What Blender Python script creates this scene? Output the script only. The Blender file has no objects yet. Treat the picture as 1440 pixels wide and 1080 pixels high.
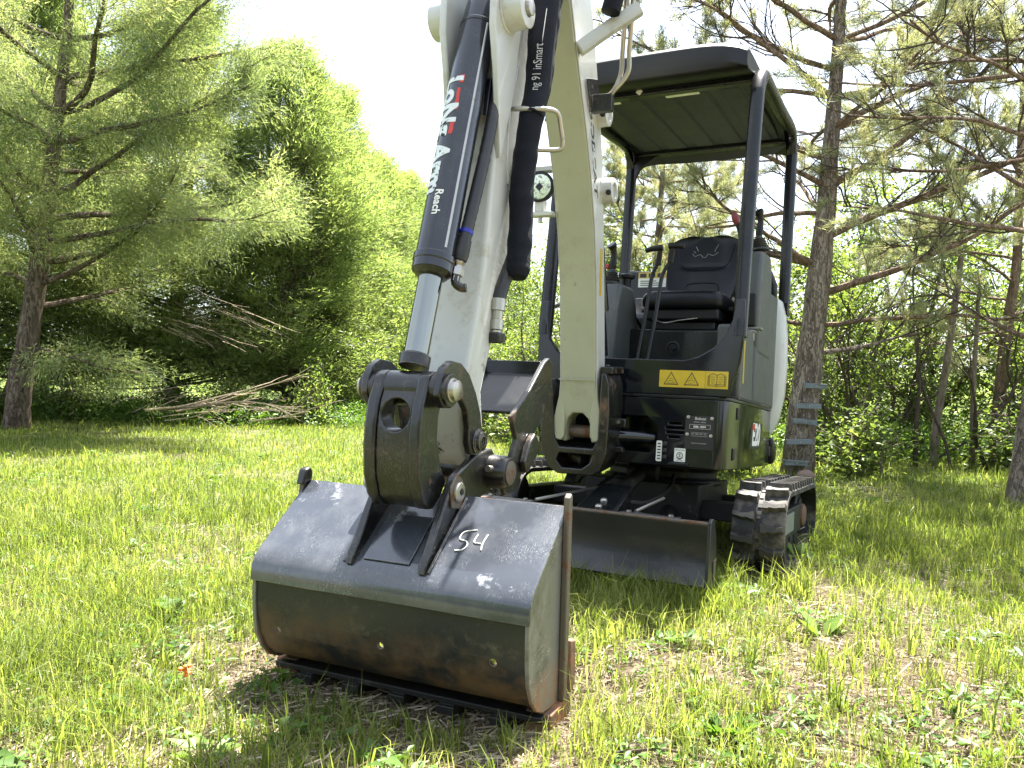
import bpy, bmesh, math, random
import numpy as np
from mathutils import Vector, Matrix
random.seed(7); rng = np.random.default_rng(7)
scene = bpy.context.scene
col = scene.collection
pi = math.pi; R = math.radians

# ------------------------------------------------------------------ camera, sky, sun, exposure
F_PX, PITCH, ROLL = 1110.0, -0.034, 0.0245
cd = bpy.data.cameras.new('camera'); cam = bpy.data.objects.new('camera', cd); col.objects.link(cam)
cd.sensor_width = 36.0; cd.lens = 36.0 * F_PX / 1440.0; cd.clip_start = 0.05; cd.clip_end = 2000
cp, sp = math.cos(PITCH), math.sin(PITCH); cr, sr = math.cos(ROLL), math.sin(ROLL)
fwv = Vector((0, cp, sp)); upv = Vector((0, -sp, cp)); rv = Vector((1, 0, 0))
r2 = rv * cr + upv * sr; u2 = -rv * sr + upv * cr
cam.matrix_world = Matrix(((r2.x, u2.x, -fwv.x, 0), (r2.y, u2.y, -fwv.y, 0), (r2.z, u2.z, -fwv.z, 1.0), (0, 0, 0, 1)))
scene.camera = cam

SUN_EL, SUN_AZ = R(65), R(27)          # azimuth measured from +Y towards +X
world = bpy.data.worlds.new('World'); scene.world = world; world.use_nodes = True
nt = world.node_tree; nt.nodes.clear()
N = nt.nodes.new; LK = nt.links.new
wo = N('ShaderNodeOutputWorld'); bg = N('ShaderNodeBackground'); sky = N('ShaderNodeTexSky')
sky.sky_type = 'NISHITA'; sky.sun_disc = False; sky.sun_elevation = SUN_EL; sky.sun_rotation = SUN_AZ
sky.air_density = 1.0; sky.dust_density = 2.5
tc = N('ShaderNodeTexCoord'); mp = N('ShaderNodeMapping'); mp.inputs['Scale'].default_value = (1.2, 1.2, 3.0)
nz = N('ShaderNodeTexNoise'); nz.inputs['Scale'].default_value = 1.6; nz.inputs['Detail'].default_value = 5; nz.inputs['Roughness'].default_value = .55
rmp = N('ShaderNodeMapRange'); rmp.inputs['From Min'].default_value = .30; rmp.inputs['From Max'].default_value = .62
rmp.inputs['To Min'].default_value = .35; rmp.inputs['To Max'].default_value = .92
mx = N('ShaderNodeMix'); mx.data_type = 'RGBA'; mx.inputs['B'].default_value = (2.7, 2.95, 3.3, 1)
LK(tc.outputs['Generated'], mp.inputs['Vector']); LK(mp.outputs['Vector'], nz.inputs['Vector']); LK(nz.outputs['Fac'], rmp.inputs['Value'])
LK(rmp.outputs['Result'], mx.inputs['Factor']); LK(sky.outputs['Color'], mx.inputs['A']); LK(mx.outputs['Result'], bg.inputs['Color'])
bg.inputs['Strength'].default_value = 0.085
LK(bg.outputs['Background'], wo.inputs['Surface'])

sd = bpy.data.lights.new('sun', 'SUN'); sd.energy = 5.0; sd.angle = R(0.55); sd.color = (1.0, .95, .86)
sun = bpy.data.objects.new('sun', sd); col.objects.link(sun)
sdir = Vector((math.sin(SUN_AZ) * math.cos(SUN_EL), math.cos(SUN_AZ) * math.cos(SUN_EL), math.sin(SUN_EL)))
sun.rotation_euler = sdir.to_track_quat('Z', 'Y').to_euler(); sun.location = sdir * 30
scene.view_settings.view_transform = 'Standard'; scene.view_settings.look = 'None'
scene.view_settings.gamma = 1.0; scene.view_settings.use_curve_mapping = False
scene.view_settings.exposure = 2.8
scene.render.engine = 'CYCLES'
scene.cycles.max_bounces = 7; scene.cycles.diffuse_bounces = 3; scene.cycles.transmission_bounces = 5; scene.cycles.transparent_max_bounces = 6
scene.cycles.glossy_bounces = 3

# ------------------------------------------------------------------ materials
def mat(name, base, rough=.5, metal=0.0, spec=.5, second=None, s_scale=8, s_lo=.55, s_hi=.65, third=None, t_scale=30, t_lo=.62, t_hi=.7,
        bump=0.0, b_scale=60, coat=0.0, r2=None, stretch=None, grad=None, scratches=None, edge=None, edge_w=.004):
    """A worn-surface material: base colour, up to two noise-shaped layers of wear or dirt, scratches, relief."""
    m = bpy.data.materials.new(name); m.use_nodes = True; t = m.node_tree; b = t.nodes['Principled BSDF']
    n = t.nodes.new; l = t.links.new
    b.inputs['Roughness'].default_value = rough; b.inputs['Metallic'].default_value = metal
    b.inputs['Specular IOR Level'].default_value = spec; b.inputs['Coat Weight'].default_value = coat; b.inputs['Coat Roughness'].default_value = .08
    tc = n('ShaderNodeTexCoord'); mp = n('ShaderNodeMapping'); l(tc.outputs['Object'], mp.inputs['Vector'])
    if stretch: mp.inputs['Scale'].default_value = stretch
    def noise(scale, det=6, ro=.6):
        q = n('ShaderNodeTexNoise'); q.inputs['Scale'].default_value = scale; q.inputs['Detail'].default_value = det; q.inputs['Roughness'].default_value = ro
        l(mp.outputs['Vector'], q.inputs['Vector']); return q.outputs['Fac']
    def step(v, lo, hi):
        q = n('ShaderNodeMapRange'); q.inputs['From Min'].default_value = lo; q.inputs['From Max'].default_value = hi; l(v, q.inputs['Value']); return q.outputs['Result']
    # subtle tone variation everywhere
    cur = n('ShaderNodeMix'); cur.data_type = 'RGBA'; cur.inputs['A'].default_value = (*[c * .82 for c in base], 1); cur.inputs['B'].default_value = (*[min(1, c * 1.15) for c in base], 1)
    l(noise(3.5, 8, .65), cur.inputs['Factor']); out = cur.outputs['Result']
    fac_r = None
    def layer(out, c, f):
        q = n('ShaderNodeMix'); q.data_type = 'RGBA'; l(f, q.inputs['Factor']); l(out, q.inputs['A']); q.inputs['B'].default_value = (*c, 1); return q.outputs['Result']
    if second:
        f = step(noise(s_scale, 9, .68), s_lo, s_hi)
        if grad:   # (axis, from, to): wear that belongs to one end of the part
            sx = n('ShaderNodeSeparateXYZ'); l(tc.outputs['Object'], sx.inputs[0]); g = step(sx.outputs[grad[0]], grad[1], grad[2])
            q = n('ShaderNodeMath'); q.operation = 'MULTIPLY'; l(f, q.inputs[0]); l(g, q.inputs[1]); f = q.outputs[0]
        out = layer(out, second, f); fac_r = f
    if third:
        out = layer(out, third, step(noise(t_scale, 6, .7), t_lo, t_hi))
    if scratches:
        w = n('ShaderNodeTexNoise'); w.inputs['Scale'].default_value = 7; w.inputs['Detail'].default_value = 2; w.inputs['Distortion'].default_value = 2.2
        m2 = n('ShaderNodeMapping'); m2.inputs['Rotation'].default_value = (.5, .8, .6); m2.inputs['Scale'].default_value = (14, 1.2, 5); l(tc.outputs['Object'], m2.inputs['Vector']); l(m2.outputs['Vector'], w.inputs['Vector'])
        a1 = n('ShaderNodeMath'); a1.operation = 'SUBTRACT'; a1.inputs[1].default_value = .5; l(w.outputs['Fac'], a1.inputs[0])
        a2 = n('ShaderNodeMath'); a2.operation = 'ABSOLUTE'; l(a1.outputs[0], a2.inputs[0])
        a3 = step(a2.outputs[0], .012, .0); a4 = n('ShaderNodeMath'); a4.operation = 'MULTIPLY'; l(a3, a4.inputs[0]); l(step(noise(5, 3), .45, .62), a4.inputs[1])
        a5 = n('ShaderNodeMath'); a5.operation = 'MULTIPLY'; l(a4.outputs[0], a5.inputs[0]); a5.inputs[1].default_value = .7
        out = layer(out, scratches, a5.outputs[0])
    if edge:
        bv = n('ShaderNodeBevel'); bv.samples = 6; bv.inputs['Radius'].default_value = edge_w; ge = n('ShaderNodeNewGeometry')
        dp = n('ShaderNodeVectorMath'); dp.operation = 'DOT_PRODUCT'; l(bv.outputs['Normal'], dp.inputs[0]); l(ge.outputs['Normal'], dp.inputs[1])
        e1 = step(dp.outputs['Value'], .985, .90); e2 = n('ShaderNodeMath'); e2.operation = 'MULTIPLY'; l(e1, e2.inputs[0]); l(step(noise(24, 5, .7), .40, .58), e2.inputs[1])
        out = layer(out, edge, e2.outputs[0])
    l(out, b.inputs['Base Color'])
    # roughness variation
    rr = n('ShaderNodeMapRange'); rr.inputs['To Min'].default_value = max(.02, rough * .75); rr.inputs['To Max'].default_value = min(1, rough * 1.3); l(noise(11, 7, .7), rr.inputs['Value'])
    ro = rr.outputs['Result']
    if fac_r is not None:
        q = n('ShaderNodeMix'); q.data_type = 'FLOAT'; l(fac_r, q.inputs['Factor']); l(ro, q.inputs['A']); q.inputs['B'].default_value = r2 if r2 else .85; ro = q.outputs['Result']
    l(ro, b.inputs['Roughness'])
    if bump:
        bp = n('ShaderNodeBump'); bp.inputs['Strength'].default_value = bump; bp.inputs['Distance'].default_value = .004
        l(noise(b_scale, 4, .6), bp.inputs['Height']); l(bp.outputs['Normal'], b.inputs['Normal'])
    return m

MW = mat('white_paint', (.50, .51, .485), .32, second=(.20, .15, .10), s_scale=17, s_lo=.675, s_hi=.72, third=(.33, .30, .23), t_scale=6, t_lo=.56, t_hi=.80, edge=(.25, .20, .15), bump=.05, b_scale=90, coat=.3)
MWD = mat('white_paint_muddy', edge=(.30, .24, .18), base=(.49, .50, .47), rough=.42, second=(.07, .05, .035), s_scale=12, s_lo=.60, s_hi=.66, grad=(2, 1.25, .72), third=(.33, .29, .21), t_scale=8, t_lo=.54, t_hi=.74, bump=.15, b_scale=40)
MWB = mat('bounce_tinted_white_paint', (.33, .335, .245), .38, second=(.10, .075, .045), s_scale=15, s_lo=.67, s_hi=.70, third=(.24, .225, .15), t_scale=5, t_lo=.56, t_hi=.82, bump=.05, coat=.2)  # white boom paint with the grass's green bounce light painted into its colour
MBK = mat('black_gloss_paint', (.005, .006, .0095), .14, spec=.3, second=(.07, .06, .05), s_scale=22, s_lo=.70, s_hi=.80, third=(.018, .017, .015), t_scale=5, t_lo=.5, t_hi=.8, coat=.35, bump=.02)
MCV = mat('black_sheet_metal', (.006, .007, .008), .28, spec=.3, coat=.2, third=(.02, .019, .017), t_scale=7, t_lo=.5, t_hi=.8)
MCA = mat('black_cast_metal', (.006, .006, .006), .30, second=(.12, .062, .035), s_scale=8, s_lo=.57, s_hi=.67, edge=(.30, .27, .24), coat=.25, third=(.045, .042, .038), t_scale=30, t_lo=.55, t_hi=.75, bump=.25, b_scale=70, scratches=(.25, .23, .2))
MED = mat('worn_plate_edge', (.14, .12, .10), .5, metal=.5, second=(.16, .07, .035), s_scale=14, s_lo=.5, s_hi=.62, bump=.2)
MBT = mat('scuffed_sheen_bucket_top', (.038, .043, .054), .20, edge=(.26, .25, .24), second=(.26, .27, .29), s_scale=7, s_lo=.61, s_hi=.68, third=(.085, .09, .10), t_scale=4, t_lo=.45, t_hi=.7, bump=.20, b_scale=14, r2=.40, scratches=(.45, .45, .45), coat=.8)  # pale second layer: scuffs, plus the sky's white sheen painted in as colour
MBB = mat('rusty_bucket_back', (.014, .016, .019), .36, edge=(.18, .14, .10), second=(.115, .065, .030), s_scale=6.5, s_lo=.42, s_hi=.58, grad=(2, .27, .08), third=(.07, .062, .045), t_scale=16, t_lo=.55, t_hi=.72, bump=.12, b_scale=25, scratches=(.12, .11, .09), r2=.6)
MBS = mat('scraped_bucket_side', (.19, .185, .17), .42, metal=.3, second=(.40, .15, .04), s_scale=11, s_lo=.36, s_hi=.6, grad=(2, .16, .03), third=(.09, .085, .075), t_scale=10, t_lo=.5, t_hi=.7, bump=.12, scratches=(.55, .54, .50), r2=.8, edge=(.40, .36, .3))
MRU = mat('rusty_steel', (.15, .085, .05), .7, second=(.26, .11, .045), s_scale=14, s_lo=.5, s_hi=.65, bump=.4, b_scale=50)
MCH = mat('chrome_rod', (.25, .26, .235), .13, metal=1.0, bump=.0)
MZN = mat('zinc_steel', (.42, .40, .36), .32, metal=.9, second=(.2, .13, .08), s_scale=20, s_lo=.6, s_hi=.7)
MCY = mat('black_cylinder_paint', (.007, .009, .015), .22, second=(.24, .22, .21), s_scale=19, s_lo=.735, s_hi=.76, coat=.35, bump=.04, scratches=(.13, .13, .13), third=(.03, .03, .035), t_scale=8, t_lo=.5, t_hi=.8)
MSL = mat('hose_sleeve_fabric', (.004, .005, .010), .75, spec=.25, bump=.5, b_scale=120, stretch=(1, 1, 3))
MRB = mat('black_rubber', (.016, .016, .017), .45, third=(.05, .047, .04), t_scale=12, t_lo=.5, t_hi=.8, bump=.1)
MTR = mat('track_rubber', (.012, .012, .012), .62, second=(.16, .135, .105), s_scale=6, s_lo=.50, s_hi=.68, bump=.25, b_scale=60)
MLG = mat('dusty_lug_rubber', (.030, .028, .025), .65, second=(.15, .128, .10), s_scale=10, s_lo=.50, s_hi=.68, bump=.3, b_scale=70)
MFR = mat('undercarriage_paint', (.007, .007, .007), .55, second=(.09, .07, .05), s_scale=10, s_lo=.58, s_hi=.7, bump=.1)
MGR = mat('grey_plastic', (.06, .067, .064), .5, third=(.15, .145, .13), t_scale=5, t_lo=.55, t_hi=.8, bump=.12, b_scale=220)
MGL = mat('light_grey_plastic', (.20, .215, .20), .45, bump=.08, b_scale=200)
MVN = mat('black_vinyl', (.006, .007, .010), .36, spec=.3, bump=.12, b_scale=260)
MPL = mat('black_plastic', (.006, .006, .007), .42, spec=.35, bump=.05, b_scale=200)
MYE = mat('yellow_decal', (.52, .37, .010), .4, coat=.3)
MDK = mat('decal_black', (.012, .012, .012), .5)
MWH = mat('decal_white', (.74, .74, .70), .45)
MRD = mat('decal_red', (.50, .035, .02), .45)
MDR = mat('dark_red_knob', (.16, .012, .015), .4)
MPB = mat('peeling_letter_black', (.02, .02, .022), .5, second=(.6, .6, .55), s_scale=28, s_lo=.56, s_hi=.60)
MRP = mat('peeling_letter_white', (.62, .66, .66), .5, second=(.03, .03, .035), s_scale=26, s_lo=.59, s_hi=.61)
MBL = mat('blue_band', (.01, .02, .30), .4)
MGN = mat('green_band', (.02, .25, .06), .4)
MGLS = mat('lamp_reflector', (.75, .77, .75), .12, metal=.9, third=(.2, .2, .2), t_scale=60, t_lo=.5, t_hi=.6)
MCK = mat('chalk', (.72, .72, .70), .9)
MLS = mat('black_blade_paint', edge=(.16, .14, .12), base=(.019, .020, .020), rough=.34, second=(.06, .05, .035), s_scale=7, s_lo=.48, s_hi=.72, grad=(2, .22, .0), bump=.08, scratches=(.10, .095, .085), coat=.2)

# ------------------------------------------------------------------ frames and object helpers
def frame(yaw, o, m=0.0, yp=0.0):
    c, s = math.cos(yaw), math.sin(yaw); L = Vector((c, -s, 0)); B = Vector((s, c, 0)); Z = Vector((0, 0, 1))
    B2 = B * math.cos(m) - Z * math.sin(m); Z2 = B * math.sin(m) + Z * math.cos(m)
    O = Vector(o) + B * yp - B2 * yp
    return Matrix(((L.x, B2.x, Z2.x, O.x), (L.y, B2.y, Z2.y, O.y), (L.z, B2.z, Z2.z, O.z), (0, 0, 0, 1)))
FA = frame(.41, (-.35, 2.24, 0))            # digging arm: x right, y back towards the machine, z up
FM = frame(.47, (.91, 4.6, 0), .09, -.72)   # upper body, nose raised on its blade
FU = frame(.47, (.87, 4.62, 0), .09, -.72)   # undercarriage
WM = {}                                     # world matrices of everything built
def empty(name, loc, label, cat, group=None):
    o = bpy.data.objects.new(name, None); o.location = loc; o.empty_display_size = .1; col.objects.link(o)
    o['label'] = label; o['category'] = cat
    if group: o['group'] = group
    WM[o.name] = Matrix.Translation(Vector(loc)); return o
def link(name, me, m=None, parent=None, fr=None, bevel=0.0, label=None, smooth=True, seg=2):
    o = bpy.data.objects.new(name, me); col.objects.link(o)
    if m is not None and not me.materials: me.materials.append(m)
    w = fr.copy() if fr is not None else Matrix.Identity(4); WM[o.name] = w
    if parent is not None:
        o.parent = parent; o.matrix_basis = WM[parent.name].inverted() @ w
    else: o.matrix_basis = w
    if bevel:
        b = o.modifiers.new('bevel', 'BEVEL'); b.width = bevel; b.segments = seg; b.limit_method = 'ANGLE'; b.angle_limit = R(38)
    if smooth and len(me.polygons):
        me.shade_smooth(); me.set_sharp_from_angle(angle=R(40))
    if label: o['label'] = label
    return o
def obj(name, bm, m, parent=None, fr=None, bevel=0.0, label=None, smooth=True, seg=2):
    bmesh.ops.recalc_face_normals(bm, faces=bm.faces[:])
    me = bpy.data.meshes.new(name); bm.to_mesh(me); bm.free()
    return link(name, me, m, parent, fr, bevel, label, smooth, seg)
def NB(): return bmesh.new()
def box(bm, x0, x1, y0, y1, z0, z1, rot=None, piv=None):
    vs = [bm.verts.new((x, y, z)) for x in (x0, x1) for y in (y0, y1) for z in (z0, z1)]
    for f in ((0, 1, 3, 2), (4, 6, 7, 5), (0, 4, 5, 1), (2, 3, 7, 6), (0, 2, 6, 4), (1, 5, 7, 3)): bm.faces.new([vs[i] for i in f])
    if rot is not None:
        p = Vector(piv) if piv else Vector(((x0 + x1) / 2, (y0 + y1) / 2, (z0 + z1) / 2))
        bmesh.ops.rotate(bm, verts=vs, cent=p, matrix=rot)
    return vs
def prism(bm, pts, lo, hi, ax=0):
    """polygon extruded along axis ax; pts give the other two coordinates in order"""
    def P(a, b, c): return ((c, a, b), (a, c, b), (a, b, c))[ax]
    A = [bm.verts.new(P(a, b, lo)) for a, b in pts]; B = [bm.verts.new(P(a, b, hi)) for a, b in pts]
    n = len(pts); bm.faces.new(A); bm.faces.new(B[::-1])
    for i in range(n): bm.faces.new((A[i], A[(i + 1) % n], B[(i + 1) % n], B[i]))
    return A + B
def basis(d):
    d = d.normalized(); a = Vector((0, 0, 1)) if abs(d.z) < .9 else Vector((1, 0, 0)); u = d.cross(a).normalized(); return u, d.cross(u)
def cyl(bm, p0, p1, r0, r1=None, seg=24, cap=True):
    p0, p1 = Vector(p0), Vector(p1); r1 = r0 if r1 is None else r1; u, v = basis(p1 - p0)
    A = [bm.verts.new(p0 + (u * math.cos(t) + v * math.sin(t)) * r0) for t in [2 * pi * i / seg for i in range(seg)]]
    B = [bm.verts.new(p1 + (u * math.cos(t) + v * math.sin(t)) * r1) for t in [2 * pi * i / seg for i in range(seg)]]
    for i in range(seg): bm.faces.new((A[i], A[(i + 1) % seg], B[(i + 1) % seg], B[i]))
    if cap: bm.faces.new(A); bm.faces.new(B[::-1])
def lathe(bm, p0, ax, prof, seg=28):
    """prof: (distance along ax, radius)"""
    p0 = Vector(p0); d = Vector(ax).normalized(); u, v = basis(d); rings = []
    for t, r in prof:
        rings.append([bm.verts.new(p0 + d * t + (u * math.cos(a) + v * math.sin(a)) * max(r, 1e-4)) for a in [2 * pi * i / seg for i in range(seg)]])
    for a, b in zip(rings, rings[1:]):
        for i in range(seg): bm.faces.new((a[i], a[(i + 1) % seg], b[(i + 1) % seg], b[i]))
    bm.faces.new(rings[0]); bm.faces.new(rings[-1][::-1])
def smooth_path(pts, n=6):
    pts = [Vector(p) for p in pts]; out = []
    P = [pts[0] * 2 - pts[1]] + pts + [pts[-1] * 2 - pts[-2]]
    for i in range(1, len(P) - 2):
        for k in range(n):
            t = k / n; a, b, c, d = P[i - 1], P[i], P[i + 1], P[i + 2]
            out.append(.5 * ((2 * b) + (c - a) * t + (2 * a - 5 * b + 4 * c - d) * t * t + (3 * b - a - 3 * c + d) * t ** 3))
    out.append(pts[-1]); return out
def tube(bm, pts, r, seg=12, sq=None, rf=None):
    pts = [Vector(p) for p in pts]; rings = []; d0 = (pts[1] - pts[0]).normalized(); u, v = basis(d0)
    for i, p in enumerate(pts):
        d = (pts[min(i + 1, len(pts) - 1)] - pts[max(i - 1, 0)]).normalized()
        u = (u - d * u.dot(d)).normalized(); v = d.cross(u)
        rr = rf(i / (len(pts) - 1)) if rf else r
        ring = []
        for k in range(seg):
            a = 2 * pi * (k + .5) / seg; c, s = math.cos(a), math.sin(a)
            if sq: q = 1 / max(abs(c), abs(s)) ** sq; c, s = c * q, s * q
            ring.append(bm.verts.new(p + (u * c + v * s) * rr))
        rings.append(ring)
    for a, b in zip(rings, rings[1:]):
        for i in range(seg): bm.faces.new((a[i], a[(i + 1) % seg], b[(i + 1) % seg], b[i]))
    bm.faces.new(rings[0]); bm.faces.new(rings[-1][::-1])
def sheet(bm, prof, th, x0, x1, ax=0):
    """a bent plate: open profile (two coordinates) thickened to its left by th, extruded along ax"""
    n = len(prof); off = []
    for i in range(n):
        a = Vector(prof[max(i - 1, 0)]); b = Vector(prof[min(i + 1, n - 1)]); d = (b - a).normalized(); off.append((prof[i][0] - d.y * th, prof[i][1] + d.x * th))
    def P(a, b, c): return ((c, a, b), (a, c, b), (a, b, c))[ax]
    g = [[bm.verts.new(P(p[0], p[1], x)) for p in L] for x in (x0, x1) for L in (prof, off)]
    A, B, C, D = g
    for i in range(n - 1):
        bm.faces.new((A[i], A[i + 1], C[i + 1], C[i])); bm.faces.new((B[i], D[i], D[i + 1], B[i + 1]))
        bm.faces.new((A[i], B[i], B[i + 1], A[i + 1])); bm.faces.new((C[i], C[i + 1], D[i + 1], D[i]))
    bm.faces.new((A[0], C[0], D[0], B[0])); bm.faces.new((A[-1], B[-1], D[-1], C[-1]))
def cut(o, bmc):
    """bake a boolean difference into o and drop the cutter"""
    me = bpy.data.meshes.new('cutter'); bmesh.ops.recalc_face_normals(bmc, faces=bmc.faces[:]); bmc.to_mesh(me); bmc.free()
    c = bpy.data.objects.new('cutter', me); col.objects.link(c); c.matrix_world = WM[o.name]
    bev = [(m.width, m.segments) for m in o.modifiers]
    for m in list(o.modifiers): o.modifiers.remove(m)
    m = o.modifiers.new('cut', 'BOOLEAN'); m.operation = 'DIFFERENCE'; m.solver = 'EXACT'; m.object = c
    bpy.context.view_layer.update()
    dg = bpy.context.evaluated_depsgraph_get(); new = bpy.data.meshes.new_from_object(o.evaluated_get(dg))
    o.modifiers.clear(); o.data = new; bpy.data.objects.remove(c)
    new.shade_smooth(); new.set_sharp_from_angle(angle=R(40))
    for w, s in bev:
        b = o.modifiers.new('bevel', 'BEVEL'); b.width = w; b.segments = s; b.limit_method = 'ANGLE'; b.angle_limit = R(38)
def text(name, body, size, m, parent, fr, fn, depth=.0004, align='CENTER', spacing=1.0, bold=0.0, strips=0):
    cu = bpy.data.curves.new('lettering', 'FONT'); cu.body = body; cu.size = size; cu.extrude = depth; cu.align_x = align; cu.align_y = 'CENTER'; cu.space_character = spacing; cu.offset = bold
    cu.resolution_u = 3
    t = bpy.data.objects.new('lettering', cu); col.objects.link(t); bpy.context.view_layer.update()
    me = bpy.data.meshes.new_from_object(t.evaluated_get(bpy.context.evaluated_depsgraph_get())); bpy.data.objects.remove(t); bpy.data.curves.remove(cu)
    if strips:
        b = bmesh.new(); b.from_mesh(me); ys_ = [v.co.y for v in b.verts]; yy = min(ys_)
        while yy < max(ys_): bmesh.ops.bisect_plane(b, geom=b.verts[:] + b.edges[:] + b.faces[:], plane_co=(0, yy, 0), plane_no=(0, 1, 0)); yy += strips
        b.to_mesh(me); b.free()
    for v in me.vertices: v.co = fn(v.co.x, v.co.y, v.co.z)
    me.materials.clear(); return link(name, me, m, parent, fr, 0, smooth=False)
def copy(o, parent, basis_m):
    c = o.copy(); col.objects.link(c); c.parent = parent; c.matrix_basis = basis_m; WM[c.name] = WM[parent.name] @ basis_m; return c

# ------------------------------------------------------------------ the excavator
EX = empty('mini_excavator', (.91, 4.6, 0), 'compact tracked excavator in black and white paint, its digging arm reaching forward', 'excavator')

# ---- bucket
bm = NB()
top = [(.245, .572), (.215, .550), (.03, .410), (.005, .392), (-.018, .368), (-.030, .345), (-.033, .318), (-.034, .300)]
sheet(bm, top, .013, -.462, .462)
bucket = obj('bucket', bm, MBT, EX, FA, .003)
bm = NB()
back = [(-.020, .335), (-.021, .25), (-.017, .19), (-.005, .135), (.018, .088), (.052, .052), (.095, .032), (.15, .022), (.23, .016)]
sheet(bm, back, .012, -.447, .447)
bk = obj('bucket_back_plate', bm, MBB, bucket, FA, .0)
cb = NB()
for x, z in ((-.374, .150), (-.004, .166), (.353, .182)): cyl(cb, (x, -.1, z), (x, .12, z), .0105, seg=18)
cut(bk, cb)
side = [(.235, .560), (.03, .402), (-.012, .368), (-.026, .335), (-.027, .25), (-.024, .19), (-.013, .130), (.012, .080), (.046, .044), (.090, .024), (.15, .014), (.235, .008)]
for s in (-1, 1):
    bm = NB(); prism(bm, side, min(s * .447, s * .459), max(s * .447, s * .459))
    obj('side_plate', bm, MBS, bucket, FA, .002)
    bm = NB(); prism(bm, [(.205, .012), (.238, .012), (.243, .60), (.232, .612), (.214, .600), (.209, .50)], min(s * .459, s * .478), max(s * .459, s * .478))
    obj('side_edge_bar', bm, MED, bucket, FA, .004)
    bm = NB(); prism(bm, [(.252, .02), (.302, .03), (.300, .165), (.256, .175)], min(s * .455, s * .480), max(s * .455, s * .480))
    obj('side_cutter', bm, MRU, bucket, FA, .004)
bm = NB(); box(bm, -.459, .459, .085, .262, -.008, .010); obj('cutting_edge', bm, MFR, bucket, FA, .003)
for x in (-.335, -.165, .0, .165, .335):
    bm = NB()
    prism(bm, [(.08, -.006), (.25, -.006), (.31, -.075), (.305, -.085), (.22, -.075), (.10, -.040)], x - .024, x + .024)
    box(bm, x - .028, x + .028, .07, .20, -.034, -.0085)
    obj('tooth', bm, MFR, bucket, FA, .003)
for s in (-1, 1):
    bm = NB(); box(bm, s * .437 - .04, s * .437 + .04, .11, .275, -.045, .012); obj('corner_tooth', bm, MRU, bucket, FA, .006)
# wear strip between the ears, weld beads
bm = NB(); box(bm, -.085, .07, .02, .20, 0, .004, Matrix.Rotation(math.atan(.757), 3, 'X'), (0, 0, 0))
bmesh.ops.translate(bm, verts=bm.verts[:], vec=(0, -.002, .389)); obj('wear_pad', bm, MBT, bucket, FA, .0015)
def plate_z(y): return .392 + (y - .005) * .758
ear = [(-.010, .385), (.004, .424), (.02, .440), (.13, .600), (.165, .638), (.205, .655), (.30, .690), (.42, .700), (.455, .668), (.455, .60), (.42, .565), (.31, .545), (.245, .565), (.235, .558), (.03, .405)]
for s in (-1, 1):
    bm = NB(); prism(bm, ear, min(s * .108, s * .134), max(s * .108, s * .134)); obj('ear_plate', bm, MCA, bucket, FA, .005)
    bm = NB(); pts = [(s * .140, y, plate_z(y) + .002) for y in np.linspace(.0, .23, 26)]
    tube(bm, [(x, y, z + random.uniform(-.001, .002)) for x, y, z in pts], .006, 6); obj('weld_bead', bm, MCA, bucket, FA)
    # link pin end and its keeper plate
    bm = NB(); prism(bm, [(.135, .55), (.19, .54), (.215, .575), (.205, .625), (.165, .650), (.125, .615)], min(s * .134, s * .141), max(s * .134, s * .141)); obj('pin_keeper', bm, MED, bucket, FA, .003)
    bm = NB(); lathe(bm, (s * .138, .17, .595), (s, 0, 0), [(0, .030), (.010, .030), (.014, .026), (.015, .012), (.010, .011)], 20); obj('ear_pin', bm, MZN, bucket, FA)
    bm = NB(); cyl(bm, (s * .152, .17, .595), (s * .157, .17, .595), .008, seg=6); obj('pin_bolt', bm, MDK, bucket, FA)
bm = NB(); lathe(bm, (-.141, .175, .598), (-1, 0, 0), [(0, .034), (.008, .034), (.010, .024), (.040, .022), (.046, .018), (.046, .006)], 18); obj('long_bolt', bm, MZN, bucket, FA)
for s in (-1,):
    bm = NB(); prism(bm, [(.195, .56), (.245, .57), (.250, .60), (.235, .618), (.21, .610)], -.478, -.448); obj('lifting_eye', bm, MCA, bucket, FA, .006)
# hand-chalked number 54
def on_top(u, v): return Vector((u, v, plate_z(v) + .0012))
ch = [[(.222, .140), (.186, .130), (.182, .108), (.205, .104), (.214, .092), (.205, .078), (.184, .074)],
      [(.232, .128), (.230, .104), (.252, .102)], [(.262, .130), (.258, .104), (.262, .084)], [(.232, .104), (.27, .104)]]
for i, st in enumerate(ch[:3]):
    bm = NB(); tube(bm, smooth_path([on_top(*p) for p in st], 3), .0019, 5); obj('chalk_stroke', bm, MCK, bucket, FA)

# ---- bucket link casting with its curved front
link0 = [(.052, .905), (.030, .86), (.016, .79), (.012, .72), (.016, .65), (.035, .59), (.065, .555), (.105, .548), (.150, .575)]
bm = NB()
prism(bm, [(y + .012, z) for y, z in link0] + [(.155, .62), (.105, .66), (.095, .74), (.10, .82), (.12, .88)], -.058, .058)
bl = obj('bucket_link', bm, MCA, EX, FA, .006)
cb = NB(); cyl(cb, (0, -.1, .825), (0, .3, .825), .047, seg=28); 
cut(bl, cb)
for s in (-1, 1):
    bm = NB(); prism(bm, link0 + [(.185, .62), (.150, .67), (.125, .75), (.13, .82), (.165, .90), (.155, .935), (.10, .955), (.065, .94)], min(s * .056, s * .094), max(s * .056, s * .094)); obj('link_flange', bm, MCA, bl, FA, .008)
bm = NB(); lathe(bm, (-.094, .11, .900), (1, 0, 0), [(0, .052), (.188, .052)], 32); obj('link_barrel', bm, MCA, bl, FA, .003)
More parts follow.
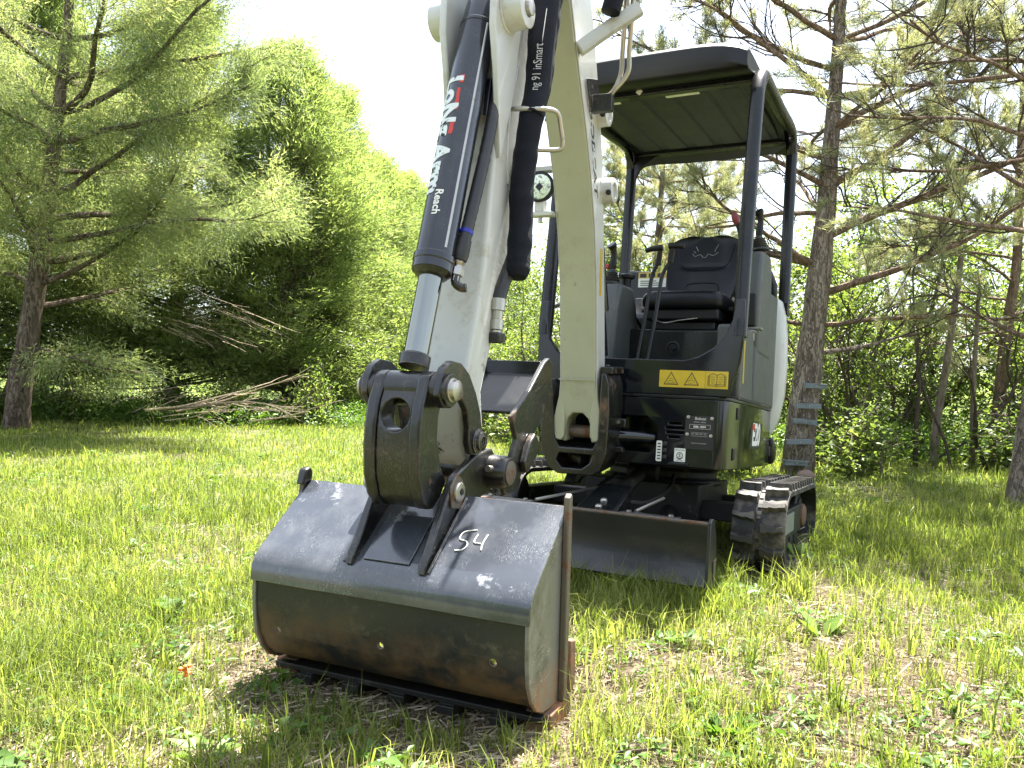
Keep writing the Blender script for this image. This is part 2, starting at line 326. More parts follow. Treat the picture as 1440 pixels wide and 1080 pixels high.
for s in (-1, 1):
    bm = NB(); lathe(bm, (s * .094, .11, .900), (s, 0, 0), [(0, .050), (.020, .050), (.022, .043), (.030, .043), (.032, .048), (.052, .048)], 32); obj('link_collar', bm, MCA, bl, FA, .002)
cres = [(.064, .935), (.085, .965), (.13, .985), (.19, .978), (.245, .945), (.295, .885), (.33, .82), (.345, .765), (.335, .720), (.305, .690), (.268, .695), (.250, .735), (.252, .78), (.235, .835), (.20, .868), (.165, .870), (.13, .846), (.085, .848), (.055, .885)]
for s in (-1, 1):
    bm = NB(); prism(bm, cres, min(s * .110, s * .134), max(s * .110, s * .134)); obj('tipping_link', bm, MCA, bl, FA, .004)
    bm = NB(); lathe(bm, (s * .134, .11, .900), (s, 0, 0), [(0, .044), (.006, .044), (.008, .036), (.016, .036), (.018, .031), (.030, .030), (.033, .024)], 28); obj('link_pin', bm, MZN, bl, FA)
    bm = NB(); lathe(bm, (s * .134, .30, .735), (s, 0, 0), [(0, .040), (.010, .040), (.012, .032), (.024, .030), (.026, .016), (.018, .014)], 24); obj('arm_link_pin', bm, MCA, bl, FA)

# ---- bucket cylinder
cylr = EXC = None
p_rod, p_top = Vector((0, .125, .93)), Vector((0, .535, 2.16)); ax = (p_top - p_rod).normalized()
def on(t): return p_rod + ax * t
LB = .345
bm = NB(); cyl(bm, on(LB), on(1.235), .061, seg=48); lathe(bm, on(LB - .002), ax, [(0, .064), (.028, .064), (.030, .0662), (.052, .0662), (.054, .061)], 48)
bc = obj('bucket_cylinder', bm, MCY, EX, FA, .002)
bm = NB(); lathe(bm, on(1.235), ax, [(0, .0625), (.012, .0625), (.014, .060), (.09, .055), (.12, .048)], 40); obj('cylinder_head', bm, MCY, bc, FA, .002)
bm = NB(); lathe(bm, on(LB - .02), ax, [(0, .045), (.004, .050), (.02, .062)], 40); obj('gland', bm, MCA, bc, FA)
bm = NB(); cyl(bm, on(.05), on(LB + .02), .038, seg=40); obj('piston_rod', bm, MCH, bc, FA)
bm = NB(); lathe(bm, on(.035), ax, [(0, .047), (.035, .047), (.040, .040)], 36); obj('rod_collar', bm, MCA, bc, FA)
u_, v_ = Vector((1, 0, 0)), ax.cross(Vector((1, 0, 0)))      # v_ points to the front
if v_.y > 0: v_ = -v_
def on_barrel(t, a, r=.0615): return on(t) + (u_ * math.sin(a) + v_ * math.cos(a)) * r
# welded seam line and pipes along the barrel's right side
bm = NB(); tube(bm, [on_barrel(t, R(58), .0608) for t in np.linspace(.41, 1.23, 12)], .0042, 8); obj('barrel_seam', bm, MZN, bc, FA)
# peeling lettering, read from the foot of the barrel upwards
def letter_fn(t0, a0, flip=1):
    def fn(x, y, z): return on_barrel(t0 + x, a0 - y / .0615 * 1.0, .0617 + z)
    return fn
text('lettering', 'LoNg Arm', .098, MRP, bc, FA, lambda x, y, z: on_barrel(.80 - x, R(-22) + y / .0615, .0622 + z), bold=.004, spacing=1.0, strips=.006)
text('lettering', 'Reach', .036, MWH, bc, FA, lambda x, y, z: on_barrel(.555 - x, R(8) + y / .0615, .0622 + z), bold=.0008, strips=.006)
for t0, t1, a in ((.985, 1.015, 6), (.885, .965, 3), (.795, .855, 1)):
    bm = NB()
    g = [[bm.verts.new(on_barrel(t, R(a + k) + random.uniform(-.03, .03), .0620)) for k in (0, 6, 12)] for t in np.linspace(t0, t1, 5)]
    for i in range(4):
        for k in range(2): bm.faces.new((g[i][k], g[i + 1][k], g[i + 1][k + 1], g[i][k + 1]))
    obj('red_decal_remnant', bm, MRD, bc, FA)
# coiled hose running down beside the barrel and its fittings
hz0 = [(.075, .60, 2.10), (.080, .52, 1.90), (.078, .43, 1.66), (.072, .345, 1.44), (.066, .31, 1.345)]
path = smooth_path(hz0, 14); bm = NB()
tube(bm, path, .019, 14, rf=lambda t: .019 + .0022 * abs(math.sin(t * pi * 26)) ** .5); hs = obj('spiral_wrapped_hose', bm, MRB, bc, FA)
bm = NB(); tube(bm, path[-10:-7], .0222, 16); obj('blue_band', bm, MBL, hs, FA)
a, b = Vector((.066, .31, 1.345)), Vector((.060, .272, 1.22)); d = (b - a).normalized()
bm = NB(); lathe(bm, a - d * .02, d, [(0, .025), (.05, .026), (.07, .022)], 20); obj('rubber_boot', bm, MRB, hs, FA)
bm = NB(); lathe(bm, a + d * .045, d, [(0, .016), (.012, .020), (.02, .014), (.03, .014), (.031, .021), (.055, .021), (.058, .015), (.075, .015)], 6); obj('hose_fitting', bm, MZN, hs, FA, smooth=False)
bm = NB(); tube(bm, smooth_path([a + d * .10, a + d * .125 + Vector((.002, 0, 0)), a + d * .135 + Vector((.02, .01, -.004)), a + d * .135 + Vector((.035, .015, -.004))], 3), .014, 12); obj('elbow', bm, MCA, hs, FA)
# upper bracket on the barrel
bm = NB(); prism(bm, [(.60, 1.98), (.50, 1.93), (.47, 1.80), (.56, 1.84), (.62, 1.92)], .045, .062); obj('pipe_bracket', bm, MCY, bc, FA, .003)

# ---- arm
prof = [(.355, .66), (.31, .70), (.285, .80), (.30, .90), (.335, 1.0), (.40, 1.20), (.43, 1.30), (.495, 1.72), (.56, 2.10), (.66, 2.65), (.74, 3.05), (.93, 3.20), (1.16, 3.10), (1.20, 2.85), (1.075, 2.45), (.90, 2.05), (.755, 1.70), (.665, 1.45), (.60, 1.27), (.53, 1.10), (.485, 1.0), (.43, .88), (.455, .74), (.44, .64), (.40, .60)]
bm = NB(); prism(bm, prof, -.086, .086); arm = obj('arm', bm, MWD, EX, FA, .014, seg=3)
for s in (-1, 1):
    bm = NB(); prism(bm, [(.50, 1.66), (.46, 1.95), (.43, 2.08), (.435, 2.20), (.49, 2.27), (.56, 2.28), (.66, 2.60), (.70, 2.60), (.66, 2.2), (.60, 1.90)], min(s * .080, s * .104), max(s * .080, s * .104)); obj('cylinder_lug', bm, MW, arm, FA, .006)
    bm = NB(); lathe(bm, (s * .098, .535, 2.16), (s, 0, 0), [(0, .076), (.008, .076), (.012, .068), (.075, .064), (.078, .058), (.078, .030), (.068, .028)], 36); bs = obj('pin_boss', bm, MW, arm, FA)
    bm = NB(); lathe(bm, (s * .160, .535, 2.16), (s, 0, 0), [(0, .028), (.028, .027), (.030, .024)], 24); obj('pivot_pin', bm, MZN, arm, FA)
bm = NB(); cyl(bm, (.135, .49, 2.205), (.141, .455, 2.225), .013, seg=6); obj('pin_bolt', bm, MZN, arm, FA)
# weld ridge running down the right face
bm = NB(); tube(bm, smooth_path([(.088, .66, 2.02), (.089, .60, 1.85), (.088, .585, 1.70), (.087, .60, 1.6)], 5), .006, 8); obj('weld_ridge', bm, MW, arm, FA)
bm = NB(); tube(bm, smooth_path([(.088, .72, 1.83), (.12, .72, 1.83)], 2), .016, 10); obj('hose_stud', bm, MW, arm, FA)
# bent rod that keeps the hoses
gr = [(.088, .60, 1.855), (.150, .60, 1.850), (.215, .63, 1.850), (.238, .67, 1.845), (.240, .70, 1.80), (.240, .72, 1.755), (.225, .72, 1.735), (.16, .68, 1.73), (.088, .66, 1.73)]
bm = NB(); tube(bm, smooth_path(gr, 4), .0085, 10); obj('hose_guard_rod', bm, MZN, arm, FA)
# ---- sleeve with hoses along the arm's right face
slv = [(.150, .80, 2.42), (.150, .755, 2.25), (.152, .72, 2.10), (.155, .69, 1.96), (.150, .640, 1.82), (.140, .625, 1.70), (.135, .610, 1.58), (.140, .600, 1.46), (.145, .575, 1.34), (.150, .555, 1.27)]
pth = smooth_path(slv, 10)
bm = NB(); tube(bm, pth, .05, 20, rf=lambda t: (.062 - .020 * min(1, t * 2.2)) * (1 + .025 * math.sin(t * 47) + .02 * math.sin(t * 91 + 1)) * (1 - .25 * max(0, t - .95) / .05))
sl = obj('hose_sleeve', bm, MSL, EX, FA)
bm = NB(); tube(bm, [p + Vector((.005, -.012, 0)) for p in pth[8:40]], .05, 16, rf=lambda t: .053 - .012 * t); obj('sleeve_overlap', bm, MSL, sl, FA)
bm = NB(); tube(bm, [p + Vector((.030 - i * .0008, -.060 + i * .0006, 0)) for i, p in enumerate(pth[12:36])], .0014, 5); obj('stitching', bm, MWH, sl, FA)
def slv_fn(t0, dx):
    def fn(x, y, z):
        k = max(0, min(len(pth) - 2, t0 - x * 55)); i = int(k); p = pth[i].lerp(pth[i + 1], k - i)
        aa = R(10 + dx) - y / .06; return p + Vector((math.sin(aa) * .080, -math.cos(aa) * .080, 0)) * (1 - .30 * min(1, k / 45))
    return fn
text('sleeve_print', 'ng 91 inSmart', .040, MWH, sl, FA, slv_fn(27, 5), depth=.0002, strips=.006)
# lower hose with its coupling on the arm's back edge
bm = NB(); tube(bm, smooth_path([(.14, .60, 1.42), (.12, .575, 1.33), (.105, .535, 1.24), (.10, .515, 1.19)], 4), .024, 14); ho = obj('hose', bm, MRB, EX, FA)
bm = NB(); lathe(bm, (.10, .515, 1.195), (0, -.12, -1), [(0, .026), (.04, .026), (.042, .020), (.07, .019), (.072, .023), (.105, .023), (.108, .018), (.12, .018)], 20); obj('hose_fitting', bm, MZN, ho, FA)
bm = NB(); box(bm, .075, .125, .475, .53, 1.045, 1.082); obj('fitting_block', bm, MCA, ho, FA, .006)

# ---- arm foot tube and thumb
bm = NB(); lathe(bm, (-.20, .42, .625), (1, 0, 0), [(0, .050), (.01, .054), (.10, .056), (.30, .056), (.385, .054), (.40, .048)], 32); pt = obj('arm_foot_pivot', bm, MCA, EX, FA, .003)
bm = NB(); lathe(bm, (.20, .42, .625), (1, 0, 0), [(0, .040), (.004, .040), (.006, .030), (.008, .012)], 24); obj('pivot_pin', bm, MED, pt, FA)
bm = NB(); cyl(bm, (.155, .372, .64), (.152, .35, .643), .011, seg=10); obj('grease_nipple', bm, MZN, pt, FA)
th_prof = [(.40, .61), (.45, .60), (.49, .66), (.475, .735), (.60, .80), (.80, .90), (1.03, 1.02), (1.06, 1.00), (1.05, .93), (.98, .86), (.93, .76), (.80, .68), (.55, .60), (.52, .55), (.42, .55)]
th_out = [(.44, .58), (.50, .57), (.50, .64), (.555, .72), (.51, .80), (.66, .885), (.80, .985), (.845, 1.0), (.885, .975), (.87, .90), (.82, .85), (.79, .78), (.72, .73), (.64, .66), (.60, .59), (.56, .55), (.47, .54)]
bm = NB(); prism(bm, th_out, .145, .165); tb = obj('thumb', bm, MCA, EX, FA, .004)
bm = NB(); prism(bm, th_out, -.10, -.08); obj('thumb_plate', bm, MCA, tb, FA, .004)
bm = NB(); sheet(bm, [(.60, .80), (.70, .865), (.80, .93), (.815, .985)], .012, -.08, .145); obj('thumb_web', bm, MCV, tb, FA, .003)
bm = NB(); prism(bm, [(.60, .60), (.68, .65), (.70, .70), (.66, .735), (.61, .70), (.57, .64)], .165, .19); obj('thumb_stop', bm, MCA, tb, FA, .005)
bm = NB(); box(bm, .05, .09, .40, .44, .69, .715); cyl(bm, (.07, .42, .715), (.07, .42, .735), .015, seg=6); obj('pin_nut', bm, MRU, pt, FA, .003)

# ---- boom
def off(p, d): return [(y + d, z) for y, z in p]
fr_ = [(1.70, .60), (1.675, .75), (1.66, 1.0), (1.625, 1.35), (1.575, 1.6), (1.50, 1.82), (1.41, 2.02), (1.31, 2.2), (1.10, 2.62), (.93, 2.95)]
bk_ = [(1.02, 3.15), (1.15, 3.05), (1.36, 2.72), (1.50, 2.42), (1.60, 2.15), (1.67, 1.90), (1.71, 1.65), (1.75, 1.35), (1.79, 1.0), (1.82, .75), (1.82, .60)]
bm = NB(); prism(bm, fr_ + bk_, -.087, .087); boom = obj('boom', bm, MWB, EX, FA, .006)
cb = NB(); prism(cb, [(-.062, .4), (-.062, .68), (-.05, .715), (-.025, .74), (.025, .74), (.05, .715), (.062, .68), (.062, .4)], 1.4, 2.1, ax=1); cut(boom, cb)
# white side skins, a little proud of the box section
for s in (-1, 1):
    pf = [(y + .006, z) for y, z in fr_[1:]] + bk_[:-1]
    bm = NB(); prism(bm, pf, min(s * .0875, s * .093), max(s * .0875, s * .093)); obj('side_skin', bm, MW, boom, FA, .002)
    bm = NB(); prism(bm, [(s * .0635, .63), (s * .0635, .74), (s * .084, .88), (s * .094, .88), (s * .098, .82), (s * .120, .72), (s * .122, .65), (s * .110, .61), (s * .08, .605)], 1.672, 1.84, ax=1); obj('boom_foot', bm, MWB, boom, FA, .012)
    for (y, z, L) in ((1.58, 2.12, .050), (1.70, 1.795, .050)):
        if s < 0 and z < 2: continue
        bm = NB(); lathe(bm, (s * .093, y, z), (s, 0, 0), [(0, .066), (.004, .060), (L, .058), (L + .003, .053), (L + .003, .036), (L - .01, .034)], 28); obj('pin_boss', bm, MW, boom, FA)
        bm = NB(); lathe(bm, (s * (.103 + L - .02), y - .0585, z - .02), (0, -1, 0), [(0, .013), (.006, .013), (.007, .006)], 10); obj('boss_bolt', bm, MDK, boom, FA)
text('model_lettering', 'BOBCAT', .12, MPB, boom, FA, lambda x, y, z: Vector((.0934 + z, 1.525 + y * .55 + x * .24, 1.93 - x * .80)), bold=.002)
bm = NB(); box(bm, .0935, .0942, 1.665, 1.70, 1.30, 1.52); obj('yellow_decal', bm, MYE, boom, FA)
bm = NB(); tube(bm, [(-.094, 1.656, .90), (.094, 1.656, .90)], .003, 5); obj('weld_seam', bm, MWB, boom, FA)
# top hose bracket, cross tube and steel line
bm = NB(); tube(bm, [(.10, 1.27, 2.30), (.21, 1.32, 2.39), (.33, 1.36, 2.47)], .030, 12, sq=.6); hb = obj('hose_cross_bar', bm, MW, boom, FA)
bm = NB(); tube(bm, smooth_path([(.27, 1.25, 2.62), (.26, 1.27, 2.55), (.25, 1.27, 2.50), (.235, 1.26, 2.43)], 5), .040, 14); obj('boom_hose', bm, MSL, boom, FA)
for dx in (0, .03):
    bm = NB(); tube(bm, smooth_path([(.29 + dx, 1.33, 2.66), (.275 + dx, 1.35, 2.50), (.245 + dx, 1.42, 2.33), (.235 + dx, 1.44, 2.24), (.205, 1.44, 2.17), (.16, 1.45, 2.14)], 5), .011, 10); obj('steel_line', bm, MZN, boom, FA)
bm = NB(); prism(bm, [(1.42, 2.10), (1.36, 2.21), (1.50, 2.25), (1.55, 2.15)], .103, .112); box(bm, .105, .20, 1.43, 1.47, 2.085, 2.16); obj('line_clamp', bm, MCA, boom, FA, .003)
# second boom cylinder housing seen beyond the boom: rod cover rising along its back
bm = NB(); cyl(bm, (0, 1.98, 1.25), (0, 1.60, 2.35), .048, seg=28); cyl(bm, (0, 1.98, 1.25), (0, 2.05, 1.02), .03, seg=20); obj('boom_cylinder', bm, MCY, boom, FA, .002)
# work lamp on the boom's left side
lc = Vector((-.165, 1.52, 1.795))
bm = NB(); lathe(bm, lc + Vector((0, .06, 0)), (0, -1, 0), [(0, .035), (.03, .066), (.055, .072), (.066, .072), (.068, .060), (.060, .058)], 36); lamp = obj('work_lamp', bm, MPL, boom, FA)
bm = NB(); lathe(bm, lc + Vector((0, -.0005, 0)), (0, 1, 0), [(0, .058), (.004, .0585)], 36); obj('lens', bm, MGLS, lamp, FA)
bm = NB(); box(bm, lc.x - .012, lc.x + .012, lc.y - .007, lc.y + .002, lc.z - .014, lc.z + .014, Matrix.Rotation(R(45), 3, 'Y')); obj('bulb_cap', bm, MDK, lamp, FA)
bm = NB(); box(bm, lc.x - .022, lc.x + .022, lc.y, lc.y + .05, lc.z - .115, lc.z - .06); box(bm, lc.x - .06, -.098, lc.y - .005, lc.y + .055, lc.z - .135, lc.z - .115); obj('lamp_bracket', bm, MW, lamp, FA, .003)
bm = NB(); cyl(bm, lc + Vector((0, .02, -.115)), lc + Vector((0, .02, -.165)), .010, seg=6); obj('lamp_bolt', bm, MZN, lamp, FA)
bm = NB(); box(bm, lc.x - .06, -.098, lc.y + .02, lc.y + .07, lc.z + .075, lc.z + .10); obj('lamp_guard', bm, MW, lamp, FA, .004)

# ---- swing casting
out = [(-.150, .90), (-.175, .78), (-.185, .66), (-.175, .55), (-.135, .47), (-.09, .445), (.08, .445), (.125, .475), (.150, .55), (.158, .70), (.156, .88), (.140, .93), (.118, .935), (.112, .80), (.106, .62), (.085, .575), (-.085, .575), (-.112, .62), (-.122, .78), (-.13, .90)]
bm = NB(); prism(bm, out, 1.66, 1.90, ax=1); sw = obj('swing_casting', bm, MCA, EX, FA, .012, seg=3)
cb = NB(); prism(cb, [(-.085, .545), (-.10, .51), (-.07, .475), (.03, .475), (.07, .505), (.085, .545)], 1.5, 1.83, ax=1); cut(sw, cb)
bm = NB(); lathe(bm, (-.182, 1.76, .675), (-1, 0, 0), [(0, .055), (.012, .055), (.014, .045), (.040, .045), (.042, .030)], 28); obj('swing_pin_boss', bm, MCA, sw, FA, .002)
bm = NB(); cyl(bm, (-.20, 1.70, .72), (-.20, 1.69, .755), .010, seg=8); box(bm, -.212, -.188, 1.66, 1.68, .59, .615); obj('grease_nipple', bm, MZN, sw, FA)
bm = NB(); cyl(bm, (-.11, 1.76, .645), (.11, 1.76, .645), .032, seg=24); obj('boom_foot_pin', bm, MED, sw, FA)
bm = NB(); cyl(bm, (-.05, 1.80, .515), (.0, 1.78, .50), .026, seg=20); obj('hose_end', bm, MZN, sw, FA)
bm = NB(); box(bm, .10, .16, 1.70, 1.90, .93, .965); cyl(bm, (.13, 1.72, .965), (.13, 1.72, .975), .012, seg=8); obj('stop_block', bm, MCA, sw, FA, .008)

# ---- upper body (frame FM)
def rrect(x0, x1, z0, z1, r, n=4):
    o = []
    for cx, cz, a0 in ((x1 - r, z0 + r, -90), (x1 - r, z1 - r, 0), (x0 + r, z1 - r, 90), (x0 + r, z0 + r, 180)):
        for k in range(n + 1): a = R(a0 + 90 * k / n); o.append((cx + r * math.cos(a), cz + r * math.sin(a)))
    return o
def decal(name, x0, x1, z0, z1, y, m, parent, r=.004, th=.0012, fr=FM):
    bm = NB(); prism(bm, rrect(x0, x1, z0, z1, r, 3), y - th, y, ax=1); return obj(name, bm, m, parent, fr, 0)
plan = [(-.44, -.82), (.44, -.82), (.478, -.805), (.500, -.765), (.508, -.2), (.508, .40), (.47, .62), (.36, .80), (0, .86), (-.36, .80), (-.47, .62), (-.50, .40), (-.50, -.765), (-.478, -.805)]
bm = NB(); prism(bm, plan, .485, .815, ax=2)
body = obj('lower_body', bm, MBK, EX, FM, .010, seg=3)
cb = NB(); prism(cb, [(-.10, .60), (-.10, .72), (.115, .72), (.165, .68), (.165, .585), (.13, .545), (-.05, .545)], -.95, -.66, ax=1)
for k, (a, b) in enumerate(((.222, .285), (.208, .30), (.212, .30), (.222, .280))):
    prism(cb, rrect(a, b, .688 - k * .022, .698 - k * .022, .005, 3), -.95, -.79, ax=1)
cut(body, cb)
bm = NB(); prism(bm, [(-.435, -.824), (.435, -.824), (.474, -.809), (.505, -.768), (.512, -.2), (.512, .40), (-.505, .40), (-.505, -.768), (-.474, -.809)], .815, .829, ax=2); obj('body_seam_lip', bm, MCV, body, FM, .003)
# gap line between front panel and corner
bm = NB(); box(bm, .4405, .4435, -.8206, -.815, .487, .813); obj('panel_gap', bm, MDK, body, FM)
bm = NB(); box(bm, -.4435, -.4405, -.8206, -.815, .487, .813); obj('panel_gap', bm, MDK, body, FM)
# swing cylinder and its bracket in the opening
bm = NB(); prism(bm, [(-.10, .745), (-.03, .70), (.03, .70), (.03, .655), (-.10, .655)], -.90, -.862, ax=1); sb = obj('swing_bracket', bm, MCA, body, FM, .006)
bm = NB(); prism(bm, [(-.10, .565), (.02, .560), (.025, .535), (-.10, .535)], -.90, -.862, ax=1); obj('swing_bracket', bm, MCA, body, FM, .004)
bm = NB(); cyl(bm, (-.045, -.84, .54), (-.045, -.84, .70), .033, seg=20); cyl(bm, (-.04, -.84, .615), (.14, -.76, .615), .030, seg=20); obj('swing_cylinder', bm, MCY, body, FM, .002)
bm = NB(); cyl(bm, (-.005, -.905, .682), (-.005, -.898, .682), .010, seg=12); obj('bracket_bolt', bm, MZN, body, FM)
# identity plate
ip = decal('identity_plate', .305, .440, .575, .735, -.8205, MDK, body, .006, .002)
for x, z in ((.318, .728), (.431, .726), (.316, .645), (.429, .643)):
    bm = NB(); lathe(bm, (x, -.822, z), (0, -1, 0), [(0, .0078), (.003, .0078), (.004, .004), (.002, .002)], 14); obj('rivet', bm, MZN, ip, FM)
def front(x0, z0, y=-.8232):
    return lambda x, y_, z: Vector((x0 + x, y - z, z0 + y_))
MGT = mat('plate_print', (.45, .45, .43), .5)
text('plate_lettering', 'Bobcat', .019, MGT, ip, FM, front(.376, .722), bold=.0004)
text('plate_lettering', 'MODEL  SERIAL', .0085, MGT, ip, FM, front(.374, .705))
text('plate_lettering', 'B3BL 13294', .012, MWH, ip, FM, front(.374, .683), bold=.0004)
text('plate_lettering', 'KG  1980  KW  10.2', .0085, MGT, ip, FM, front(.372, .648)); text('plate_lettering', 'MADE IN CZECH REPUBLIC', .006, MGT, ip, FM, front(.374, .604))
for (a, b, c, d) in ((.325, .425, .673, .6745), (.325, .425, .6925, .694), (.325, .3265, .673, .694), (.4235, .425, .673, .694), (.335, .415, .655, .656), (.335, .415, .638, .639)):
    decal('plate_rule', a, b, c, d, -.8226, MGT, ip, .0004, .0005)
# strip of lettering and three knobs
ls = decal('white_label', .168, .196, .505, .605, -.8205, MWH, body, .006)
for k in range(6): decal('label_mark', .174, .190, .515 + k * .0145, .521 + k * .0145, -.8218, MDK, ls, .001, .0004)
for k in range(3):
    bm = NB(); lathe(bm, (.212, -.82, .592 - k * .032), (0, -1, 0), [(0, .011), (.012, .011), (.016, .007)], 14); obj('nozzle', bm, MRB, body, FM)
wl = decal('square_label', .258, .312, .510, .575, -.8205, MWH, body, .003)
bm = NB(); lathe(bm, (.285, -.8218, .540), (0, -1, 0), [(0, .016), (.0004, .016)], 20); obj('label_ring', bm, MDK, wl, FM)
bm = NB(); lathe(bm, (.285, -.8223, .540), (0, -1, 0), [(0, .012), (.0004, .012)], 20); obj('label_disc', bm, MWH, wl, FM)
text('label_lettering', 'S', .022, MDK, wl, FM, front(.285, .540, -.8229), bold=.0006); text('label_lettering', 'TIE DOWN', .0095, MDK, wl, FM, front(.285, .566, -.8219))
for s in (-1, 1):
    bm = NB(); tube(bm, [(.285 + s * .016, -.8222, .530), (.285 - s * .015, -.8222, .514)], .0012, 4); obj('label_mark', bm, MDK, wl, FM)
bm = NB(); box(bm, .235, .335, -.855, -.815, .492, .505); obj('step_ledge', bm, MCV, body, FM, .003)
# model number on the side
def side_fn(y0, z0, k=1.0): return lambda x, y, z: Vector((.5098 + z, y0 + x * 1.0 + y * .10, z0 + y))
mn = NB(); prism(mn, [(-.265, .588), (.075, .588), (.115, .728), (-.225, .728)], .5082, .5092)
md = obj('model_number_decal', mn, MDK, body, FM, 0)
text('model_number', 'E20', .165, MWH, md, FM, side_fn(-.07, .658), bold=.006, spacing=.95)
bm = NB(); prism(bm, [(-.20, .690), (-.13, .690), (-.122, .722), (-.192, .722)], .5102, .5108); obj('red_mark', bm, MRD, md, FM)
for y, z in ((-.60, .76), (-.66, .56), (.42, .57)):
    bm = NB(); prism(bm, [(y - .02, z - .03), (y + .02, z - .025), (y + .02, z + .03), (y - .02, z + .03)], .500, .511); obj('tie_slot', bm, MDK, body, FM, .004)
# front fascia with cheeks rising to the posts
fas = [(-.497, .83), (.497, .83), (.545, 1.00), (.560, 1.18), (.556, 1.30), (.512, 1.30), (.500, 1.20), (.470, 1.125), (.42, 1.065), (.35, 1.02), (.28, 1.002), (-.36, 1.005), (-.395, 1.04), (-.44, 1.10), (-.455, 1.22), (-.450, 1.30), (-.492, 1.30), (-.505, 1.10)]
bm = NB(); prism(bm, fas, -.818, -.785, ax=1); fa = obj('front_fascia', bm, MBK, EX, FM, .006)
wd = decal('warning_decal', .163, .496, .868, .951, -.8185, MYE, fa, .003)
for k, x in enumerate((.222, .322)):
    tri = [(x - .037, .880), (x + .037, .880), (x, .944)]; tri2 = [(x - .030, .884), (x + .030, .884), (x, .936)]
    bm = NB(); prism(bm, tri, -.8202, -.8198, ax=1); a = obj('warning_triangle', bm, MDK, wd, FM, 0)
    bm = NB(); prism(bm, tri2, -.8208, -.8203, ax=1); obj('warning_triangle', bm, MYE, wd, FM, 0)
    bm = NB()
    for p in ([(x - .016, .892), (x - .004, .902), (x + .010, .896), (x + .018, .890)], [(x - .008, .908), (x + .004, .912), (x + .008, .902)], [(x - .020, .888), (x + .020, .888)]) if k == 0 else ([(x, .925), (x, .914), (x + .004, .91)], [(x - .016, .898), (x - .004, .906), (x + .012, .902), (x + .016, .892)], [(x - .018, .890), (x - .006, .892), (x + .006, .888)]):
        tube(bm, [(a_, -.8212, b_) for a_, b_ in p], .0012, 4)
    obj('warning_pictogram', bm, MDK, wd, FM)
bm = NB(); box(bm, .3875, .3885, -.8203, -.8199, .869, .950); obj('decal_rule', bm, MDK, wd, FM)
bm = NB()
for s in (-1, 1):
    x = .443; tube(bm, [(x, -.8208, .885), (x, -.8208, .932), (x + s * .018, -.8208, .940), (x + s * .036, -.8208, .932), (x + s * .036, -.8208, .886), (x + s * .018, -.8208, .892), (x, -.8208, .885)], .0014, 4)
    for k in range(3): tube(bm, [(x + s * .008, -.8208, .922 - k * .011), (x + s * .030, -.8208, .925 - k * .011)], .0009, 4)
    tube(bm, [(x, -.8208, .880), (x + s * .042, -.8208, .882), (x + s * .042, -.8208, .928)], .0014, 4)
obj('book_pictogram', bm, MDK, wd, FM)
# floor and seat box
bm = NB(); box(bm, -.47, .50, -.786, .55, .955, .985); cab = obj('floor_deck', bm, MFR, EX, FM, .004)
bm = NB(); box(bm, -.205, .46, -.33, .40, .985, 1.215); sbx = obj('seat_box', bm, MCV, EX, FM, .012)
bm = NB(); lathe(bm, (.085, -.330, 1.110), (0, -1, 0), [(0, .040), (.004, .040), (.006, .030), (.001, .026)], 28); lk = obj('lock', bm, MPL, sbx, FM)
bm = NB(); box(bm, .069, .101, -.345, -.336, 1.100, 1.120, Matrix.Rotation(R(35), 3, 'Y')); obj('lock_latch', bm, MVN, lk, FM, .003)
bm = NB(); box(bm, -.16, .44, -.345, -.331, 1.008, 1.022); obj('front_step', bm, MCV, sbx, FM, .003)
bm = NB(); box(bm, .348, .352, -.3325, -.3305, 1.0, 1.21); obj('panel_gap', bm, MDK, sbx, FM)
# left console with joystick
con = [(-.60, .985), (-.58, 1.30), (-.53, 1.425), (-.50, 1.445), (-.30, 1.455), (-.235, 1.36), (-.19, 1.24), (-.02, 1.16), (.05, .985)]
bm = NB(); prism(bm, con, -.400, -.165); lc_ = obj('side_console', bm, MGR, EX, FM, .022, seg=3)
def joystick(x, y, z, lean, parent):
    bm = NB()
    lathe(bm, (x, y, z), (lean, 0, 1), [(0, .050), (.012, .050), (.016, .041), (.024, .047), (.030, .038), (.038, .043), (.044, .034), (.052, .039), (.058, .030), (.066, .034), (.072, .022), (.085, .018)], 24); j = obj('joystick', bm, MRB, parent, FM)
    bm = NB(); c = Vector((x + lean * .08, y, z + .08))
    tube(bm, smooth_path([c, c + Vector((.002, 0, .04)), c + Vector((.006, -.006, .09)), c + Vector((.0, -.016, .128)), c + Vector((-.006, -.026, .142))], 5), .02, 14, rf=lambda t: .015 + .010 * t + .004 * math.sin(t * 9)); obj('grip', bm, MPL, j, FM)
    return j
js = joystick(-.262, -.42, 1.455, .02, lc_)
bm = NB(); box(bm, -.310, -.285, -.41, -.38, 1.55, 1.575); obj('horn_button', bm, MRD, js, FM, .006)
bm = NB(); lathe(bm, (-.205, -.33, 1.45), (0, 0, 1), [(0, .026), (.035, .026), (.05, .028), (.056, .045), (.072, .047), (.080, .030)], 20); obj('fuel_knob', bm, MPL, lc_, FM)
bm = NB(); tube(bm, smooth_path([(-.18, -.22, 1.30), (-.165, -.10, 1.24), (-.16, .02, 1.20)], 4), .010, 8); obj('trim_rib', bm, MPL, lc_, FM)
